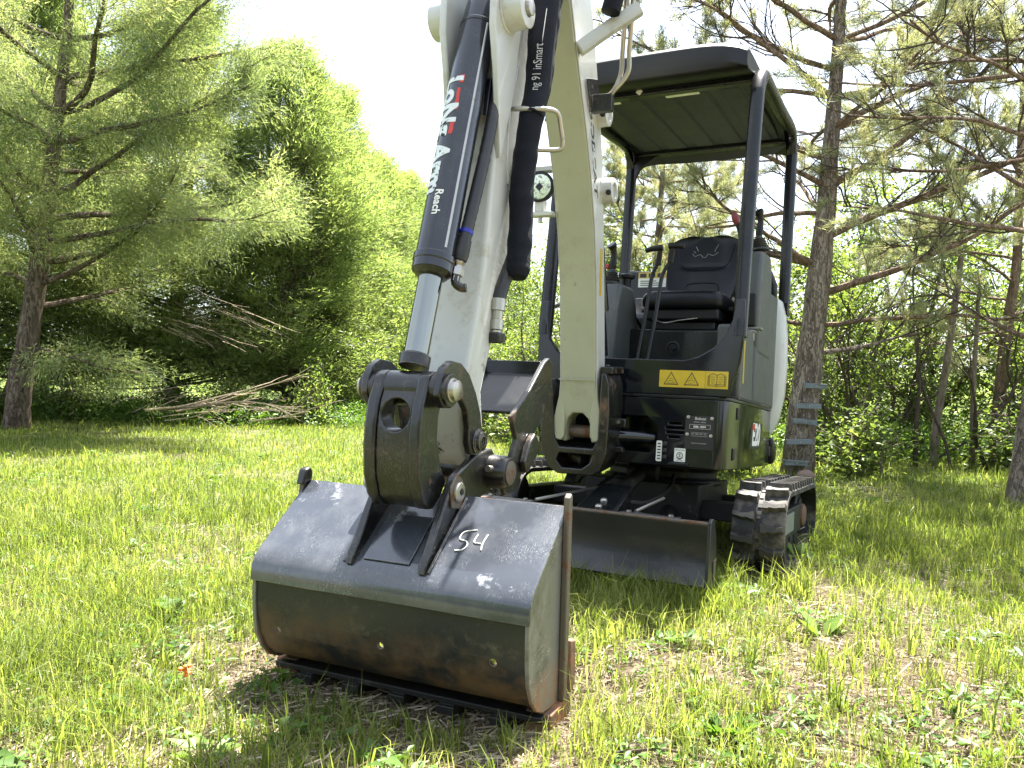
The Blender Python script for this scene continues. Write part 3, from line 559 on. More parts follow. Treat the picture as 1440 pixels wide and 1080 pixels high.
# hose with green and yellow bands beside the boom
bm = NB(); tube(bm, smooth_path([(-.405, -.64, 1.34), (-.385, -.65, 1.26), (-.372, -.66, 1.20)], 4), .018, 12); gh = obj('banded_hose', bm, MRB, EX, FM)
for z, m in ((1.235, MYE), (1.212, MGN)):
    bm = NB(); cyl(bm, (-.375, -.658, z), (-.373, -.659, z - .02), .0195, seg=16); obj('colour_band', bm, m, gh, FM)
bm = NB(); lathe(bm, (-.371, -.66, 1.19), (0, 0, -1), [(0, .017), (.03, .016), (.032, .012), (.05, .012), (.052, .02), (.075, .018)], 8); obj('hose_fitting', bm, MZN, gh, FM)
# two travel levers
for x0, x1, h in ((-.005, .048, 1.605), (.05, .115, 1.615)):
    bm = NB(); tube(bm, smooth_path([(x0 - .012, -.64, .985), (x0 + .004, -.62, 1.15), (x0 + .020, -.60, 1.35), (x0 + .030, -.585, 1.47), (x1 + .01, -.585, h - .06), (x1 + .016, -.60, h - .02)], 5), .0105, 12); tl = obj('travel_lever', bm, MCV, EX, FM)
    bm = NB(); cyl(bm, (x1 + .005, -.590, h - .085), (x1 + .015, -.598, h - .01), .016, .013, seg=16); obj('lever_collar', bm, MPL, tl, FM, .002)
    sx = -1 if x0 < .02 else 1
    bm = NB(); tube(bm, [(x1 - sx * .005, -.602, h), (x1 + sx * .02, -.602, h + .003), (x1 + sx * .05, -.602, h), (x1 + sx * .078, -.602, h - .005)] if sx > 0 else [(x1 + .03, -.602, h + .006), (x1 + .01, -.602, h + .003), (x1 - .03, -.602, h), (x1 - .062, -.602, h - .01)], .016, 14, rf=lambda t: .0175 - .005 * t); obj('lever_grip', bm, MPL, tl, FM, .003)
# seat
def soft(name, nx, nz, fn, parent, m):
    bm = NB(); g = [[bm.verts.new(fn(i / (nx - 1) * 2 - 1, k / (nz - 1))) for k in range(nz)] for i in range(nx)]
    for i in range(nx - 1):
        for k in range(nz - 1): bm.faces.new((g[i][k], g[i + 1][k], g[i + 1][k + 1], g[i][k + 1]))
    ed = [g[i][0] for i in range(nx)] + [g[-1][k] for k in range(1, nz)] + [g[i][-1] for i in range(nx - 2, -1, -1)] + [g[0][k] for k in range(nz - 2, 0, -1)]
    bk = [bm.verts.new((v.co.x * .985 + .0015, v.co.y + .055, v.co.z)) for v in ed]; n = len(ed)
    for i in range(n): bm.faces.new((ed[i], bk[i], bk[(i + 1) % n], ed[(i + 1) % n]))
    bm.faces.new(bk); return obj(name, bm, m, parent, FM, 0)
SX = .115
seat = empty('seat', tuple((FM @ Vector((SX, 0, 1.2)))[:]), '', ''); del seat['label']; del seat['category']
seat.parent = EX; WM['seat'] = Matrix.Translation(FM @ Vector((SX, 0, 1.2))); seat.matrix_basis = WM[EX.name].inverted() @ WM['seat']
def shell(u, v):
    """backrest outline: v 0..1 from cushion to top"""
    z = 1.42 + .44 * v
    w = .175 + .05 * math.sin(min(1, v * 1.15) * pi * .62)
    if v > .76: w *= math.sqrt(max(0.0, 1 - ((v - .76) / .255) ** 3.2))
    x = SX + u * w; y = .10 + .10 * v
    y -= .040 * abs(u) ** 3.0 * (1 - .5 * v)                 # side wings
    y += .016 * math.exp(-((u / .55) ** 4)) * (1 if v > .5 else .6)
    d = abs(v - .56) ; y += .006 * math.exp(-(d / .02) ** 2) * (1 if abs(u) < .62 else 0)
    return Vector((x, y, z))
soft('backrest', 41, 41, shell, seat, MVN)
# raised panels and piping on the backrest
def bp(u, v, d): p = shell(u, v); return p + Vector((0, -d, 0))
bm = NB(); P = [(-.80, .86), (-.66, .62), (-.52, .55), (-.2, .525), (.2, .525), (.52, .55), (.66, .62), (.80, .86)]; tube(bm, smooth_path([bp(u, v, .001) for u, v in P], 5), .0035, 6); obj('seat_piping', bm, MVN, seat, FM)
bm = NB(); P = [(-.52, .02), (-.5, .22), (-.40, .30), (0, .32), (.40, .30), (.5, .22), (.52, .02)]; tube(bm, smooth_path([bp(u, v, .001) for u, v in P], 5), .003, 6); obj('seat_piping', bm, MVN, seat, FM)
# embossed mark on the backrest: two slanted eyes over a zigzag muzzle line
bm = NB()
for P in ([(-.30, .86), (-.22, .79)], [(.34, .88), (.24, .80), (.24, .77)], [(-.36, .755), (-.30, .715), (-.16, .74), (-.08, .70), (.0, .70), (.06, .745), (.20, .72), (.33, .765)], [(-.34, .79), (-.28, .765)]):
    tube(bm, smooth_path([bp(u, v, .000) for u, v in P], 3), .0022, 5)
obj('seat_mark', bm, MGL, seat, FM)
bm = NB(); N_ = 26
def cush(u, v):   # super-ellipse cushion
    a = u * 2 * pi; ca, sa = math.cos(a), math.sin(a); e = .28
    return (math.copysign(abs(ca) ** e, ca), math.copysign(abs(sa) ** e, sa))
rings = []
for z, k in ((1.335, .90), (1.340, .955), (1.355, 1.0), (1.385, 1.012), (1.408, .99), (1.424, .94), (1.433, .85), (1.430, .5), (1.428, .02)):
    rings.append([bm.verts.new((SX + cush(i / 48, 0)[0] * .232 * k, -.115 + cush(i / 48, 0)[1] * .235 * k, z)) for i in range(48)])
for a, b in zip(rings, rings[1:]):
    for i in range(48): bm.faces.new((a[i], a[(i + 1) % 48], b[(i + 1) % 48], b[i]))
bm.faces.new(rings[0]); bm.faces.new(rings[-1][::-1]); obj('cushion', bm, MVN, seat, FM)
bm = NB(); box(bm, SX - .205, SX + .205, -.31, .10, 1.27, 1.335); box(bm, SX - .18, SX + .18, -.27, .08, 1.215, 1.27); obj('seat_base', bm, MPL, seat, FM, .012)
bm = NB(); tube(bm, smooth_path([(SX - .16, -.315, 1.275), (SX - .08, -.345, 1.25), (SX, -.35, 1.262), (SX + .10, -.345, 1.275)], 5), .0035, 6); obj('seat_adjuster_wire', bm, MZN, seat, FM)
for s in (-1, 1):
    bm = NB(); cyl(bm, (SX + s * .235, -.20, 1.345), (SX + s * .262, -.20, 1.345), .016, seg=14); obj('seat_knob', bm, MPL if s > 0 else MGL, seat, FM, .003)
bm = NB(); box(bm, SX + .235, SX + .262, .02, .07, 1.38, 1.42); tube(bm, [(SX + .22, .05, 1.415), (SX + .27, .03, 1.45), (SX + .215, .03, 1.455)], .008, 8); obj('belt_buckle', bm, MPL, seat, FM, .004)
# right console, its control panel and joystick
con2 = [(-.20, 1.10), (-.22, 1.40), (-.16, 1.62), (-.12, 1.685), (.10, 1.70), (.16, 1.60), (.20, 1.35), (.22, 1.10)]
bm = NB(); prism(bm, con2, .405, .515); rc = obj('right_console', bm, MGR, EX, FM, .022, seg=3)
bm = NB(); box(bm, .40, .50, -.232, -.200, 1.25, 1.43); pn = obj('control_panel', bm, MPL, rc, FM, .008)
bm = NB(); box(bm, .415, .44, -.2345, -.232, 1.355, 1.38); obj('panel_label', bm, MWH, pn, FM)
bm = NB(); lathe(bm, (.47, -.20, 1.23), (0, 0, -1), [(0, .03), (.01, .04), (.02, .03), (.06, .028)], 16); box(bm, .42, .53, -.22, -.14, 1.235, 1.245); obj('seat_suspension_knob', bm, MGL, rc, FM, .002)
joystick(.475, -.05, 1.70, -.12, rc)
bm = NB(); tube(bm, smooth_path([(.41, -.28, 1.35), (.425, -.30, 1.55), (.42, -.32, 1.72), (.40, -.33, 1.79)], 5), .014, 10, sq=.6); ll = obj('safety_lever', bm, MCV, EX, FM)
bm = NB(); lathe(bm, (.40, -.33, 1.78), (-.3, 0, 1), [(0, .012), (.02, .019), (.045, .021), (.07, .014)], 16); obj('lever_knob', bm, MDR, ll, FM)
# right side trim, tail fender
bm = NB(); prism(bm, [(-.60, .83), (-.60, 1.21), (-.30, 1.215), (-.26, 1.16), (-.23, .83)], .380, .506); st = obj('side_trim', bm, MGR, EX, FM, .018, seg=3)
bm = NB(); prism(bm, [(-.23, .83), (-.20, 1.18), (-.10, 1.30), (.02, 1.36), (.12, 1.50), (.45, 1.52), (.45, .83)], .36, .512); obj('rear_trim', bm, MGR, st, FM, .02, seg=3)
bm = NB(); box(bm, .44, .511, -.62, .42, .829, .846); obj('muddy_sill', bm, MTR, st, FM, .004)
bm = NB(); box(bm, .5605, .5612, -.815, -.79, 0.90, 1.10, ); 
obj('yellow_strip', bm, MYE, fa, FM)
tail_pl = lambda k: [(.20 + k, .44 - k * .2), (.34, .565), (.52, .60), (.68, .55), (.80, .38), (.86, .0), (.80, -.38), (.60, -.52), (.45, -.50)]
bm = NB(); rings = []
for z, e in ((.655, -.075), (.69, -.045), (.78, -.014), (.92, .008), (1.10, .014), (1.28, .008), (1.42, -.006), (1.50, -.028), (1.525, -.06)):
    pts = [(.44, .46), (.455, .52), (.48, .548), (.53, .56), (.60, .55), (.72, .47), (.82, .32), (.87, .10), (.87, -.10), (.82, -.34), (.70, -.48), (.50, -.53), (.44, -.45), (.44, .0)]
    rings.append([bm.verts.new((x + (e if x > 0 else -e) * (1 if abs(x) > .41 else .6), y + e * .8 * (1 if y > .5 else 0) + 0, z)) for y, x in pts])
for a, b in zip(rings, rings[1:]):
    for i in range(len(a)): bm.faces.new((a[i], a[(i + 1) % len(a)], b[(i + 1) % len(a)], b[i]))
bm.faces.new(rings[0]); bm.faces.new(rings[-1][::-1]); tf = obj('tail_cover', bm, MW, EX, FM, .012, seg=3)
bm = NB()
tx_ = lambda y, z: .555 - .607 * max(0, y - .60) + .014 + .002
g = [[bm.verts.new((tx_(y, z), y, z)) for y in (.615, .70 + w)] for z, w in ((.90, -.06), (.98, -.03), (1.06, .0), (1.14, .02), (1.20, .0), (1.26, -.075))]
for i in range(5): bm.faces.new((g[i][0], g[i][1], g[i + 1][1], g[i + 1][0]))
obj('red_flash', bm, MRD, tf, FM)
bm = NB(); prism(bm, [(.52, .485), (.60, .50), (.64, .56), (.60, .62), (.50, .66)], -.40, .52); obj('tail_bumper', bm, MCV, tf, FM, .02)
bm = NB(); prism(bm, [(-.47, 1.48), (-.47, 1.72), (-.20, 1.70), (.46, 1.70), (.50, 1.60), (.50, 1.48)], .46, .50, ax=1); rg = obj('rear_guard', bm, MCV, EX, FM, .02)
rd = decal('yellow_label', -.395, -.205, 1.60, 1.70, .459, MWH, rg); decal('label_header', -.395, -.205, 1.66, 1.70, .4575, MYE, rd, .002, .0006)
for k in range(3): decal('label_mark', -.385 + k * .06, -.34 + k * .06, 1.665, 1.692, .4565, MDK, rd, .004, .0004)
for k in range(3): decal('label_mark', -.38, -.23 - k * .02, 1.61 + k * .014, 1.616 + k * .014, .4575, MGR, rd, .001, .0004)
# engine cover behind the seat
bm = NB(); prism(bm, [(.10, 1.215), (.10, 1.36), (.30, 1.50), (.72, 1.46), (.80, 1.30), (.80, .83), (.30, .83)], -.46, .46); obj('engine_cover', bm, MCV, EX, FM, .02)
bm = NB(); prism(bm, [(-.55, .83), (-.55, 1.02), (-.10, 1.12), (.12, 1.40), (.50, 1.45), (.50, .83)], -.505, -.43); obj('left_trim', bm, MCV, EX, FM, .02)
# ---- canopy: two tube hoops and a ribbed roof
can = empty('canopy', tuple((FM @ Vector((0, 0, 1.3)))[:]), '', ''); del can['label']; del can['category']
can.parent = EX; WM['canopy'] = Matrix.Translation(FM @ Vector((0, 0, 1.3))); can.matrix_basis = WM[EX.name].inverted() @ WM['canopy']
for s in (-1, 1):
    f = .532 if s > 0 else .480
    pts = [(s * f, -.79, 1.12), (s * f, -.755, 1.6), (s * (f + .003), -.69, 2.24), (s * (f + .003), -.665, 2.37), (s * (f + .003), -.60, 2.455), (s * (f + .003), -.50, 2.485), (s * .530, 0, 2.53), (s * .530, .42, 2.575), (s * .530, .53, 2.55), (s * .530, .575, 2.47), (s * .530, .58, 2.35), (s * .530, .56, 1.48)]
    bm = NB(); tube(bm, smooth_path(pts, 5), .034, 16, sq=.55); obj('post', bm, MCV, can, FM)
    bm = NB(); box(bm, s * .530 - .03, s * .530 + .03, .52, .60, 1.42, 1.50); obj('post_foot', bm, MCV, can, FM, .004)
roof = [(-.80, 2.440), (-.77, 2.430), (-.62, 2.470), (-.40, 2.500), (.40, 2.565), (.60, 2.560), (.69, 2.515), (.71, 2.505), (.72, 2.515), (.64, 2.615), (.42, 2.650), (0, 2.640), (-.45, 2.615), (-.66, 2.600), (-.785, 2.585), (-.81, 2.56), (-.812, 2.48)]
bm = NB(); 
nx = 25
def roof_pt(i, y, z, lo):
    x = -1 + 2 * i / (nx - 1); cr_ = (1 - abs(x) ** 6) 
    yb = y if y < 0 else y - .10 * abs(x) ** 3
    return Vector((x * .505, yb, z - (.055 * abs(x) ** 5 if not lo else .0)))
R_ = [[bm.verts.new(roof_pt(i, y, z, k < 8)) for k, (y, z) in enumerate(roof)] for i in range(nx)]
for a, b in zip(R_, R_[1:]):
    for k in range(len(roof)): bm.faces.new((a[k], a[(k + 1) % len(roof)], b[(k + 1) % len(roof)], b[k]))
bm.faces.new(R_[0]); bm.faces.new(R_[-1][::-1]); rf_ = obj('roof', bm, MPL, can, FM, .006)
TLT, TP = Matrix.Rotation(R(4.2), 3, 'X'), (0, .5, 2.56)
MRF = mat('roof_underside', (.016, .019, .028), .55, bump=.1)
bm = NB(); box(bm, -.455, .455, -.56, .56, 2.552, 2.575, TLT, TP); obj('roof_lining', bm, MRF, can, FM, .006)
for k in range(5):
    x = -.36 + k * .18
    bm = NB(); prism(bm, [(x - .062, 2.553), (x - .050, 2.540), (x + .050, 2.540), (x + .062, 2.553)], -.50, .50, ax=1); bmesh.ops.rotate(bm, verts=bm.verts[:], cent=TP, matrix=TLT); obj('roof_rib', bm, MRF, can, FM, .003)
bm = NB(); box(bm, -.50, .50, -.60, -.545, 2.445, 2.480); obj('front_header', bm, MCV, can, FM, .008)
bm = NB(); box(bm, -.50, .50, .54, .60, 2.525, 2.572); obj('rear_header', bm, MCV, can, FM, .008)
bm = NB(); prism(bm, [(-.50, 2.35), (-.50, 2.53), (-.32, 2.53), (-.38, 2.49), (-.46, 2.44)], .545, .575, ax=1); obj('corner_gusset', bm, MCV, can, FM, .004)
for x0, x1 in ((-.40, -.24), (.02, .20)):
    bm = NB(); box(bm, x0, x1, -.53, -.495, 2.457, 2.461, TLT); obj('roof_label', bm, MWH, can, FM)
bm = NB(); box(bm, -.112, -.088, -.612, -.602, 2.450, 2.477, Matrix.Rotation(R(40), 3, 'Y')); obj('small_tag', bm, MWH, can, FM)
# grab bar behind the boom on the left
bm = NB(); tube(bm, [(-.49, -.70, 1.28), (-.35, -.66, 1.36)], .012, 8); obj('grab_bar', bm, MZN, EX, FM)

# ---- undercarriage (frame FU)
bm = NB(); box(bm, -.30, .34, -.42, .30, .16, .38); lathe(bm, (.02, 0, .36), (0, 0, 1), [(0, .34), (.03, .34), (.035, .31), (.08, .31), (.085, .33), (.135, .33)], 40); cf = obj('centre_frame', bm, MFR, EX, FU, .01)
for y in (-.30, .20):
    bm = NB(); box(bm, -.52, .58, y - .05, y + .05, .20, .30); obj('cross_beam', bm, MFR, cf, FU, .006)
# track loops: rounded front and rear, levels front .215 rear .215
YF, YR, ZC, RT, WT = -.615, .34, .215, .188, .24
def loop(s):
    """point and outward normal on the belt at arc length s"""
    L = YR - YF; P = 2 * L + 2 * pi * RT; s %= P
    if s < L: return (YF + s, ZC + RT), (0, 1), P               # top run, front to rear
    s -= L
    if s < pi * RT: a = pi / 2 - s / RT; return (YR + RT * math.cos(a), ZC + RT * math.sin(a)), (math.cos(a), math.sin(a)), P
    s -= pi * RT
    if s < L: return (YR - s, ZC - RT), (0, -1), P
    s -= L; a = -pi / 2 - s / RT; return (YF + RT * math.cos(a), ZC + RT * math.sin(a)), (math.cos(a), math.sin(a)), P
PER = loop(0)[2]; NL = 32
# one lug: wide bar that thickens towards the belt's middle
def lug_mesh(sx):
    bm = NB(); h = .031
    out = [(.012, -.030), (.012, .018), (.030, .018), (.040, .006), (.075, .002), (.100, .012), (.118, .016), (.118, -.014), (.098, -.018), (.070, -.026), (.045, -.022), (.034, -.030)]
    A = [bm.verts.new((sx * x, y, -.002)) for x, y in out]; cx, cy = .065, -.004
    B = [bm.verts.new((sx * (cx + (x - cx) * .93), cy + (y - cy) * .72, h)) for x, y in out]; n = len(out)
    bm.faces.new(B)
    for i in range(n): bm.faces.new((A[i], A[(i + 1) % n], B[(i + 1) % n], B[i]))
    bmesh.ops.recalc_face_normals(bm, faces=bm.faces[:]); me = bpy.data.meshes.new('track_lug'); bm.to_mesh(me); bm.free(); me.materials.append(MLG); return me
lm = {1: lug_mesh(1), -1: lug_mesh(-1)}
for tx in (-.655, .705):
    bm = NB(); n = 128; rings = []
    for i in range(n):
        (y, z), (ny, nz_), _ = loop(PER * i / n)
        rings.append([bm.verts.new((tx + x, y + ny * d, z + nz_ * d)) for x, d in ((-.12, 0), (-.11, .006), (-.012, .006), (-.010, .0), (.010, .0), (.012, .006), (.11, .006), (.12, 0), (.12, -.022), (-.12, -.022))])
    for i in range(n):
        a, b = rings[i], rings[(i + 1) % n]
        for k in range(10): bm.faces.new((a[k], a[(k + 1) % 10], b[(k + 1) % 10], b[k]))
    tr = obj('track', bm, MTR, EX, FU, 0)
    for i in range(NL):
        for sx in (1, -1):
            (y, z), (ny, nz_), _ = loop(PER * (i + (.5 if sx < 0 else 0)) / NL + .02)
            o = bpy.data.objects.new('track_lug', lm[sx]); col.objects.link(o); o.parent = tr
            # lug axes: x lateral, y along the belt, z outward
            o.matrix_basis = Matrix(((1, 0, 0, tx), (0, nz_, ny, y + ny * .006), (0, -ny, nz_, z + nz_ * .006), (0, 0, 0, 1)))
    # side ladder pattern of the belt and guide blocks
    for i in range(0, 56):
        (y, z), (ny, nz_), _ = loop(PER * i / 56)
        if i == 0:
            bm = NB(); box(bm, -.009, .009, -.010, .010, -.002, .004); gm = bpy.data.meshes.new('guide_block'); bm.to_mesh(gm); bm.free(); gm.materials.append(MTR)
        o = bpy.data.objects.new('guide_block', gm); col.objects.link(o); o.parent = tr
        o.matrix_basis = Matrix(((1, 0, 0, tx), (0, nz_, ny, y), (0, -ny, nz_, z), (0, 0, 0, 1)))
    bm = NB(); box(bm, tx - .06, tx + .06, -.50, .30, .13, .285); prism(bm, [(-.66, .19), (-.50, .14), (-.50, .27), (-.66, .25)], tx - .03, tx + .03); fr0 = obj('track_frame', bm, MFR, EX, FU, .01)
    o_ = 1 if tx > 0 else -1
    bm = NB(); box(bm, tx + o_ * .06, tx + o_ * .075, -.47, -.12, .17, .27); obj('side_guard', bm, MWH if False else MGL, fr0, FU, .004)
    for y in (YF, YR):
        bm = NB(); lathe(bm, (tx - .05, y, ZC), (1, 0, 0), [(0, .10), (.012, .10), (.014, .155), (.086, .155), (.088, .10), (.10, .10)], 32); wh = obj('idler_wheel' if y < 0 else 'drive_sprocket', bm, MFR, EX, FU, .003)
        bm = NB(); lathe(bm, (tx + o_ * .05, y, ZC), (o_, 0, 0), [(0, .07), (.02, .065), (.03, .05), (.031, .0)], 24); obj('hub', bm, MRU if y > 0 else MFR, wh, FU, .002)
    for y in (-.38, -.20, -.02, .16):
        bm = NB(); lathe(bm, (tx - .055, y, .095), (1, 0, 0), [(0, .055), (.11, .055)], 20); obj('bottom_roller', bm, MFR, EX, FU, .004)
# blade, its arms, cylinder guard
bm = NB()
bl_prof = [(-1.245, .275), (-1.225, .21), (-1.215, .15), (-1.22, .09), (-1.245, .04), (-1.265, .012)]
sheet(bm, bl_prof, -.014, -.62, .635); bd = obj('dozer_blade', bm, MLS, EX, FU, .002)
bm = NB(); box(bm, -.62, .635, -1.262, -1.222, .272, .284); obj('blade_top_rail', bm, MED, bd, FU, .003)
for x in (-.634, .635):
    bm = NB(); prism(bm, [(-1.275, .01), (-1.262, .285), (-1.24, .30), (-1.20, .295), (-1.15, .22), (-1.13, .12), (-1.15, .01)], x, x + .014); ep = obj('blade_end_plate', bm, MLS, bd, FU, .003)
bm = NB(); prism(bm, [(-1.20, .03), (-1.20, .12), (-1.165, .13), (-1.165, .03)], .6495, .656); obj('end_plate_shim', bm, MED, bd, FU, .002)
for x0, x1 in ((-.47, -.20), (.23, .50)):
    bm = NB(); box(bm, x0, x1, -1.215, -1.17, .262, .286); t_ = obj('blade_hinge_bar', bm, MLS, bd, FU, .004)
    for x in (x0 + .04, x1 - .04):
        bm = NB(); cyl(bm, (x, -1.195, .286), (x, -1.195, .294), .011, seg=6); obj('hinge_bolt', bm, MZN, t_, FU)
bd.matrix_basis = bd.matrix_basis @ Matrix.Translation((-.055, 0, 0)); WM[bd.name] = WM[bd.name] @ Matrix.Translation((-.055, 0, 0))
for x0, x1 in ((-.22, -.10), (.30, .18)):
    bm = NB(); tube(bm, [(x0, -1.20, .10), (x1, -.42, .22)], .045, 8, sq=.7); obj('blade_arm', bm, MFR, bd, FU, .004)
bm = NB()
vs = [bm.verts.new(p) for p in ((-.055, -1.19, .275), (.145, -1.19, .275), (.130, -.90, .385), (-.030, -.90, .385), (-.055, -1.19, .12), (.145, -1.19, .12), (.130, -.90, .26), (-.030, -.90, .26))]
for f in ((0, 1, 2, 3), (4, 7, 6, 5), (0, 4, 5, 1), (1, 5, 6, 2), (2, 6, 7, 3), (3, 7, 4, 0)): bm.faces.new([vs[i] for i in f])
cgd = obj('cylinder_guard', bm, MCV, EX, FU, .014, seg=3)
for y, z in ((-1.10, .310), (-1.165, .2865)):
    bm = NB(); lathe(bm, (.06, y, z), (0, -.35, .94), [(0, .017), (.010, .016), (.016, .008)], 12); obj('guard_bolt', bm, MZN, cgd, FU)
bm = NB(); cyl(bm, (.05, -1.0, .30), (.06, -.50, .44), .036, seg=24); cyl(bm, (-.02, -.52, .43), (.14, -.52, .43), .042, seg=24); lathe(bm, (.06, -.565, .435), (0, -1, 0), [(0, .024), (.01, .022), (.012, .01)], 12); obj('blade_cylinder', bm, MFR, EX, FU, .003)
for pts in ([(-.25, -1.18, .29), (-.10, -.95, .34), (-.02, -.80, .36)], [(.24, -1.18, .29), (.30, -.95, .34)]):
    bm = NB(); tube(bm, pts, .008, 8); obj('support_rod', bm, MZN, cgd, FU)
for pts in ([(.20, -.42, .42), (.23, -.62, .36), (.18, -.80, .30), (.12, -.90, .30)], [(-.12, -.42, .40), (-.16, -.60, .33), (-.08, -.80, .28)]):
    bm = NB(); tube(bm, smooth_path(pts, 5), .011, 8); obj('hydraulic_hose', bm, MRB, EX, FU)

# ================================================================== ground, grass, trees
def vnoise(x, y, s, seed=0):
    x = np.asarray(x) / s + seed * 17.13; y = np.asarray(y) / s + seed * 7.77
    xi, yi = np.floor(x).astype(int), np.floor(y).astype(int); fx, fy = x - xi, y - yi
    fx, fy = fx * fx * (3 - 2 * fx), fy * fy * (3 - 2 * fy)
    def h(a, b): v = np.sin(a * 127.1 + b * 311.7 + seed * 3.3) * 43758.5453; return v - np.floor(v)
    return (h(xi, yi) * (1 - fx) + h(xi + 1, yi) * fx) * (1 - fy) + (h(xi, yi + 1) * (1 - fx) + h(xi + 1, yi + 1) * fx) * fy
def fbm(x, y, s, seed=0): return (vnoise(x, y, s, seed) + .5 * vnoise(x, y, s / 2.1, seed + 1) + .25 * vnoise(x, y, s / 4.3, seed + 2)) / 1.75
def height(x, y):
    x = np.asarray(x, float); y = np.asarray(y, float)
    h = .035 * (fbm(x, y, 1.1, 3) - .5) + .02 * (vnoise(x, y, .25, 5) - .5)
    h = h - .012 - .05 * np.exp(-(((x + .30) / .62) ** 2 + ((y - 2.35) / .42) ** 2) ** 2)
    h = h + .10 * np.clip((y - 9) / 6, 0, 1) * fbm(x, y, 2.2, 9)
    return h
def bare(x, y):
    """0 = thick grass, 1 = bare soil; thin grass near the camera, thick lawn on the left and far right"""
    n = fbm(x, y, .55, 21)
    near = np.clip((4.3 - y) / 2.4, 0, 1)
    b = .05 + .80 * near * (.55 + .45 * np.clip(x + .8, 0, 1)) 
    b = b + np.exp(-(((x + 1.0) / .8) ** 2 + ((y - 2.15) / .45) ** 2)) * .35 + np.exp(-(((x - .25) / .9) ** 2 + ((y - 2.3) / .5) ** 2)) * .3 + np.exp(-(((x + 1.4) / .5) ** 2 + ((y - 1.75) / .25) ** 2)) * .5
    return np.clip((b + (n - .5) * 1.7), 0, 1)
def fast_mesh(name, V, loops, starts, totals, m, attrs=None):
    me = bpy.data.meshes.new(name); me.vertices.add(len(V)); me.vertices.foreach_set('co', V.astype(np.float32).ravel())
    me.loops.add(len(loops)); me.loops.foreach_set('vertex_index', loops.astype(np.int32)); me.polygons.add(len(starts))
    me.polygons.foreach_set('loop_start', starts.astype(np.int32)); me.polygons.foreach_set('loop_total', totals.astype(np.int32))
    if attrs:
        for k, a in attrs.items(): at = me.attributes.new(k, 'FLOAT', 'POINT'); at.data.foreach_set('value', a.astype(np.float32))
    me.update(calc_edges=True); me.materials.append(m); return me

# ---- ground material: soil, thatch, moss green
def ground_mat():
    m = bpy.data.materials.new('soil_and_thatch'); m.use_nodes = True; t = m.node_tree; n = t.nodes.new; l = t.links.new; b = t.nodes['Principled BSDF']; b.inputs['Roughness'].default_value = .95; b.inputs['Specular IOR Level'].default_value = .15
    tc = n('ShaderNodeTexCoord')
    def noise(s, d=6, r=.65):
        q = n('ShaderNodeTexNoise'); q.inputs['Scale'].default_value = s; q.inputs['Detail'].default_value = d; q.inputs['Roughness'].default_value = r; l(tc.outputs['Object'], q.inputs['Vector']); return q.outputs['Fac']
    def ramp(f, pts):
        q = n('ShaderNodeValToRGB'); e = q.color_ramp.elements
        while len(e) < len(pts): e.new(.5)
        for i, (p, c) in enumerate(pts): e[i].position = p; e[i].color = (*c, 1)
        l(f, q.inputs['Fac']); return q.outputs['Color']
    soil = ramp(noise(38, 10, .75), [(.28, (.035, .027, .020)), (.45, (.10, .076, .056)), (.58, (.20, .16, .118)), (.72, (.32, .265, .20))])
    grn = ramp(noise(26, 8, .7), [(.3, (.030, .045, .012)), (.55, (.075, .11, .025)), (.75, (.17, .17, .07))])
    at = n('ShaderNodeAttribute'); at.attribute_name = 'bare'
    q = n('ShaderNodeMix'); q.data_type = 'RGBA'; l(at.outputs['Fac'], q.inputs['Factor']); l(grn, q.inputs['A']); l(soil, q.inputs['B']); l(q.outputs['Result'], b.inputs['Base Color'])
    bp = n('ShaderNodeBump'); bp.inputs['Strength'].default_value = .8; bp.inputs['Distance'].default_value = .02; l(noise(60, 8, .75), bp.inputs['Height']); l(bp.outputs['Normal'], b.inputs['Normal'])
    return m
xs = np.concatenate([-8 - np.geomspace(.1, 400, 22)[::-1], np.arange(-8, 8.01, .07), 8 + np.geomspace(.1, 400, 22)])
ys = np.concatenate([-1 - np.geomspace(.1, 150, 14)[::-1], np.arange(-1, 13.01, .07), 13 + np.geomspace(.1, 700, 26)])
X, Y = np.meshgrid(xs, ys); Z = height(X, Y)
nx_, ny_ = len(xs), len(ys); idx = np.arange(nx_ * ny_).reshape(ny_, nx_)
q = np.stack([idx[:-1, :-1], idx[:-1, 1:], idx[1:, 1:], idx[1:, :-1]], -1).reshape(-1, 4)
B_ = bare(X, Y); 
gme = fast_mesh('ground', np.stack([X, Y, Z], -1).reshape(-1, 3), q.ravel(), np.arange(len(q)) * 4, np.full(len(q), 4), ground_mat(), {'bare': B_.ravel()})
ground = link('ground', gme, None); ground['kind'] = 'structure'

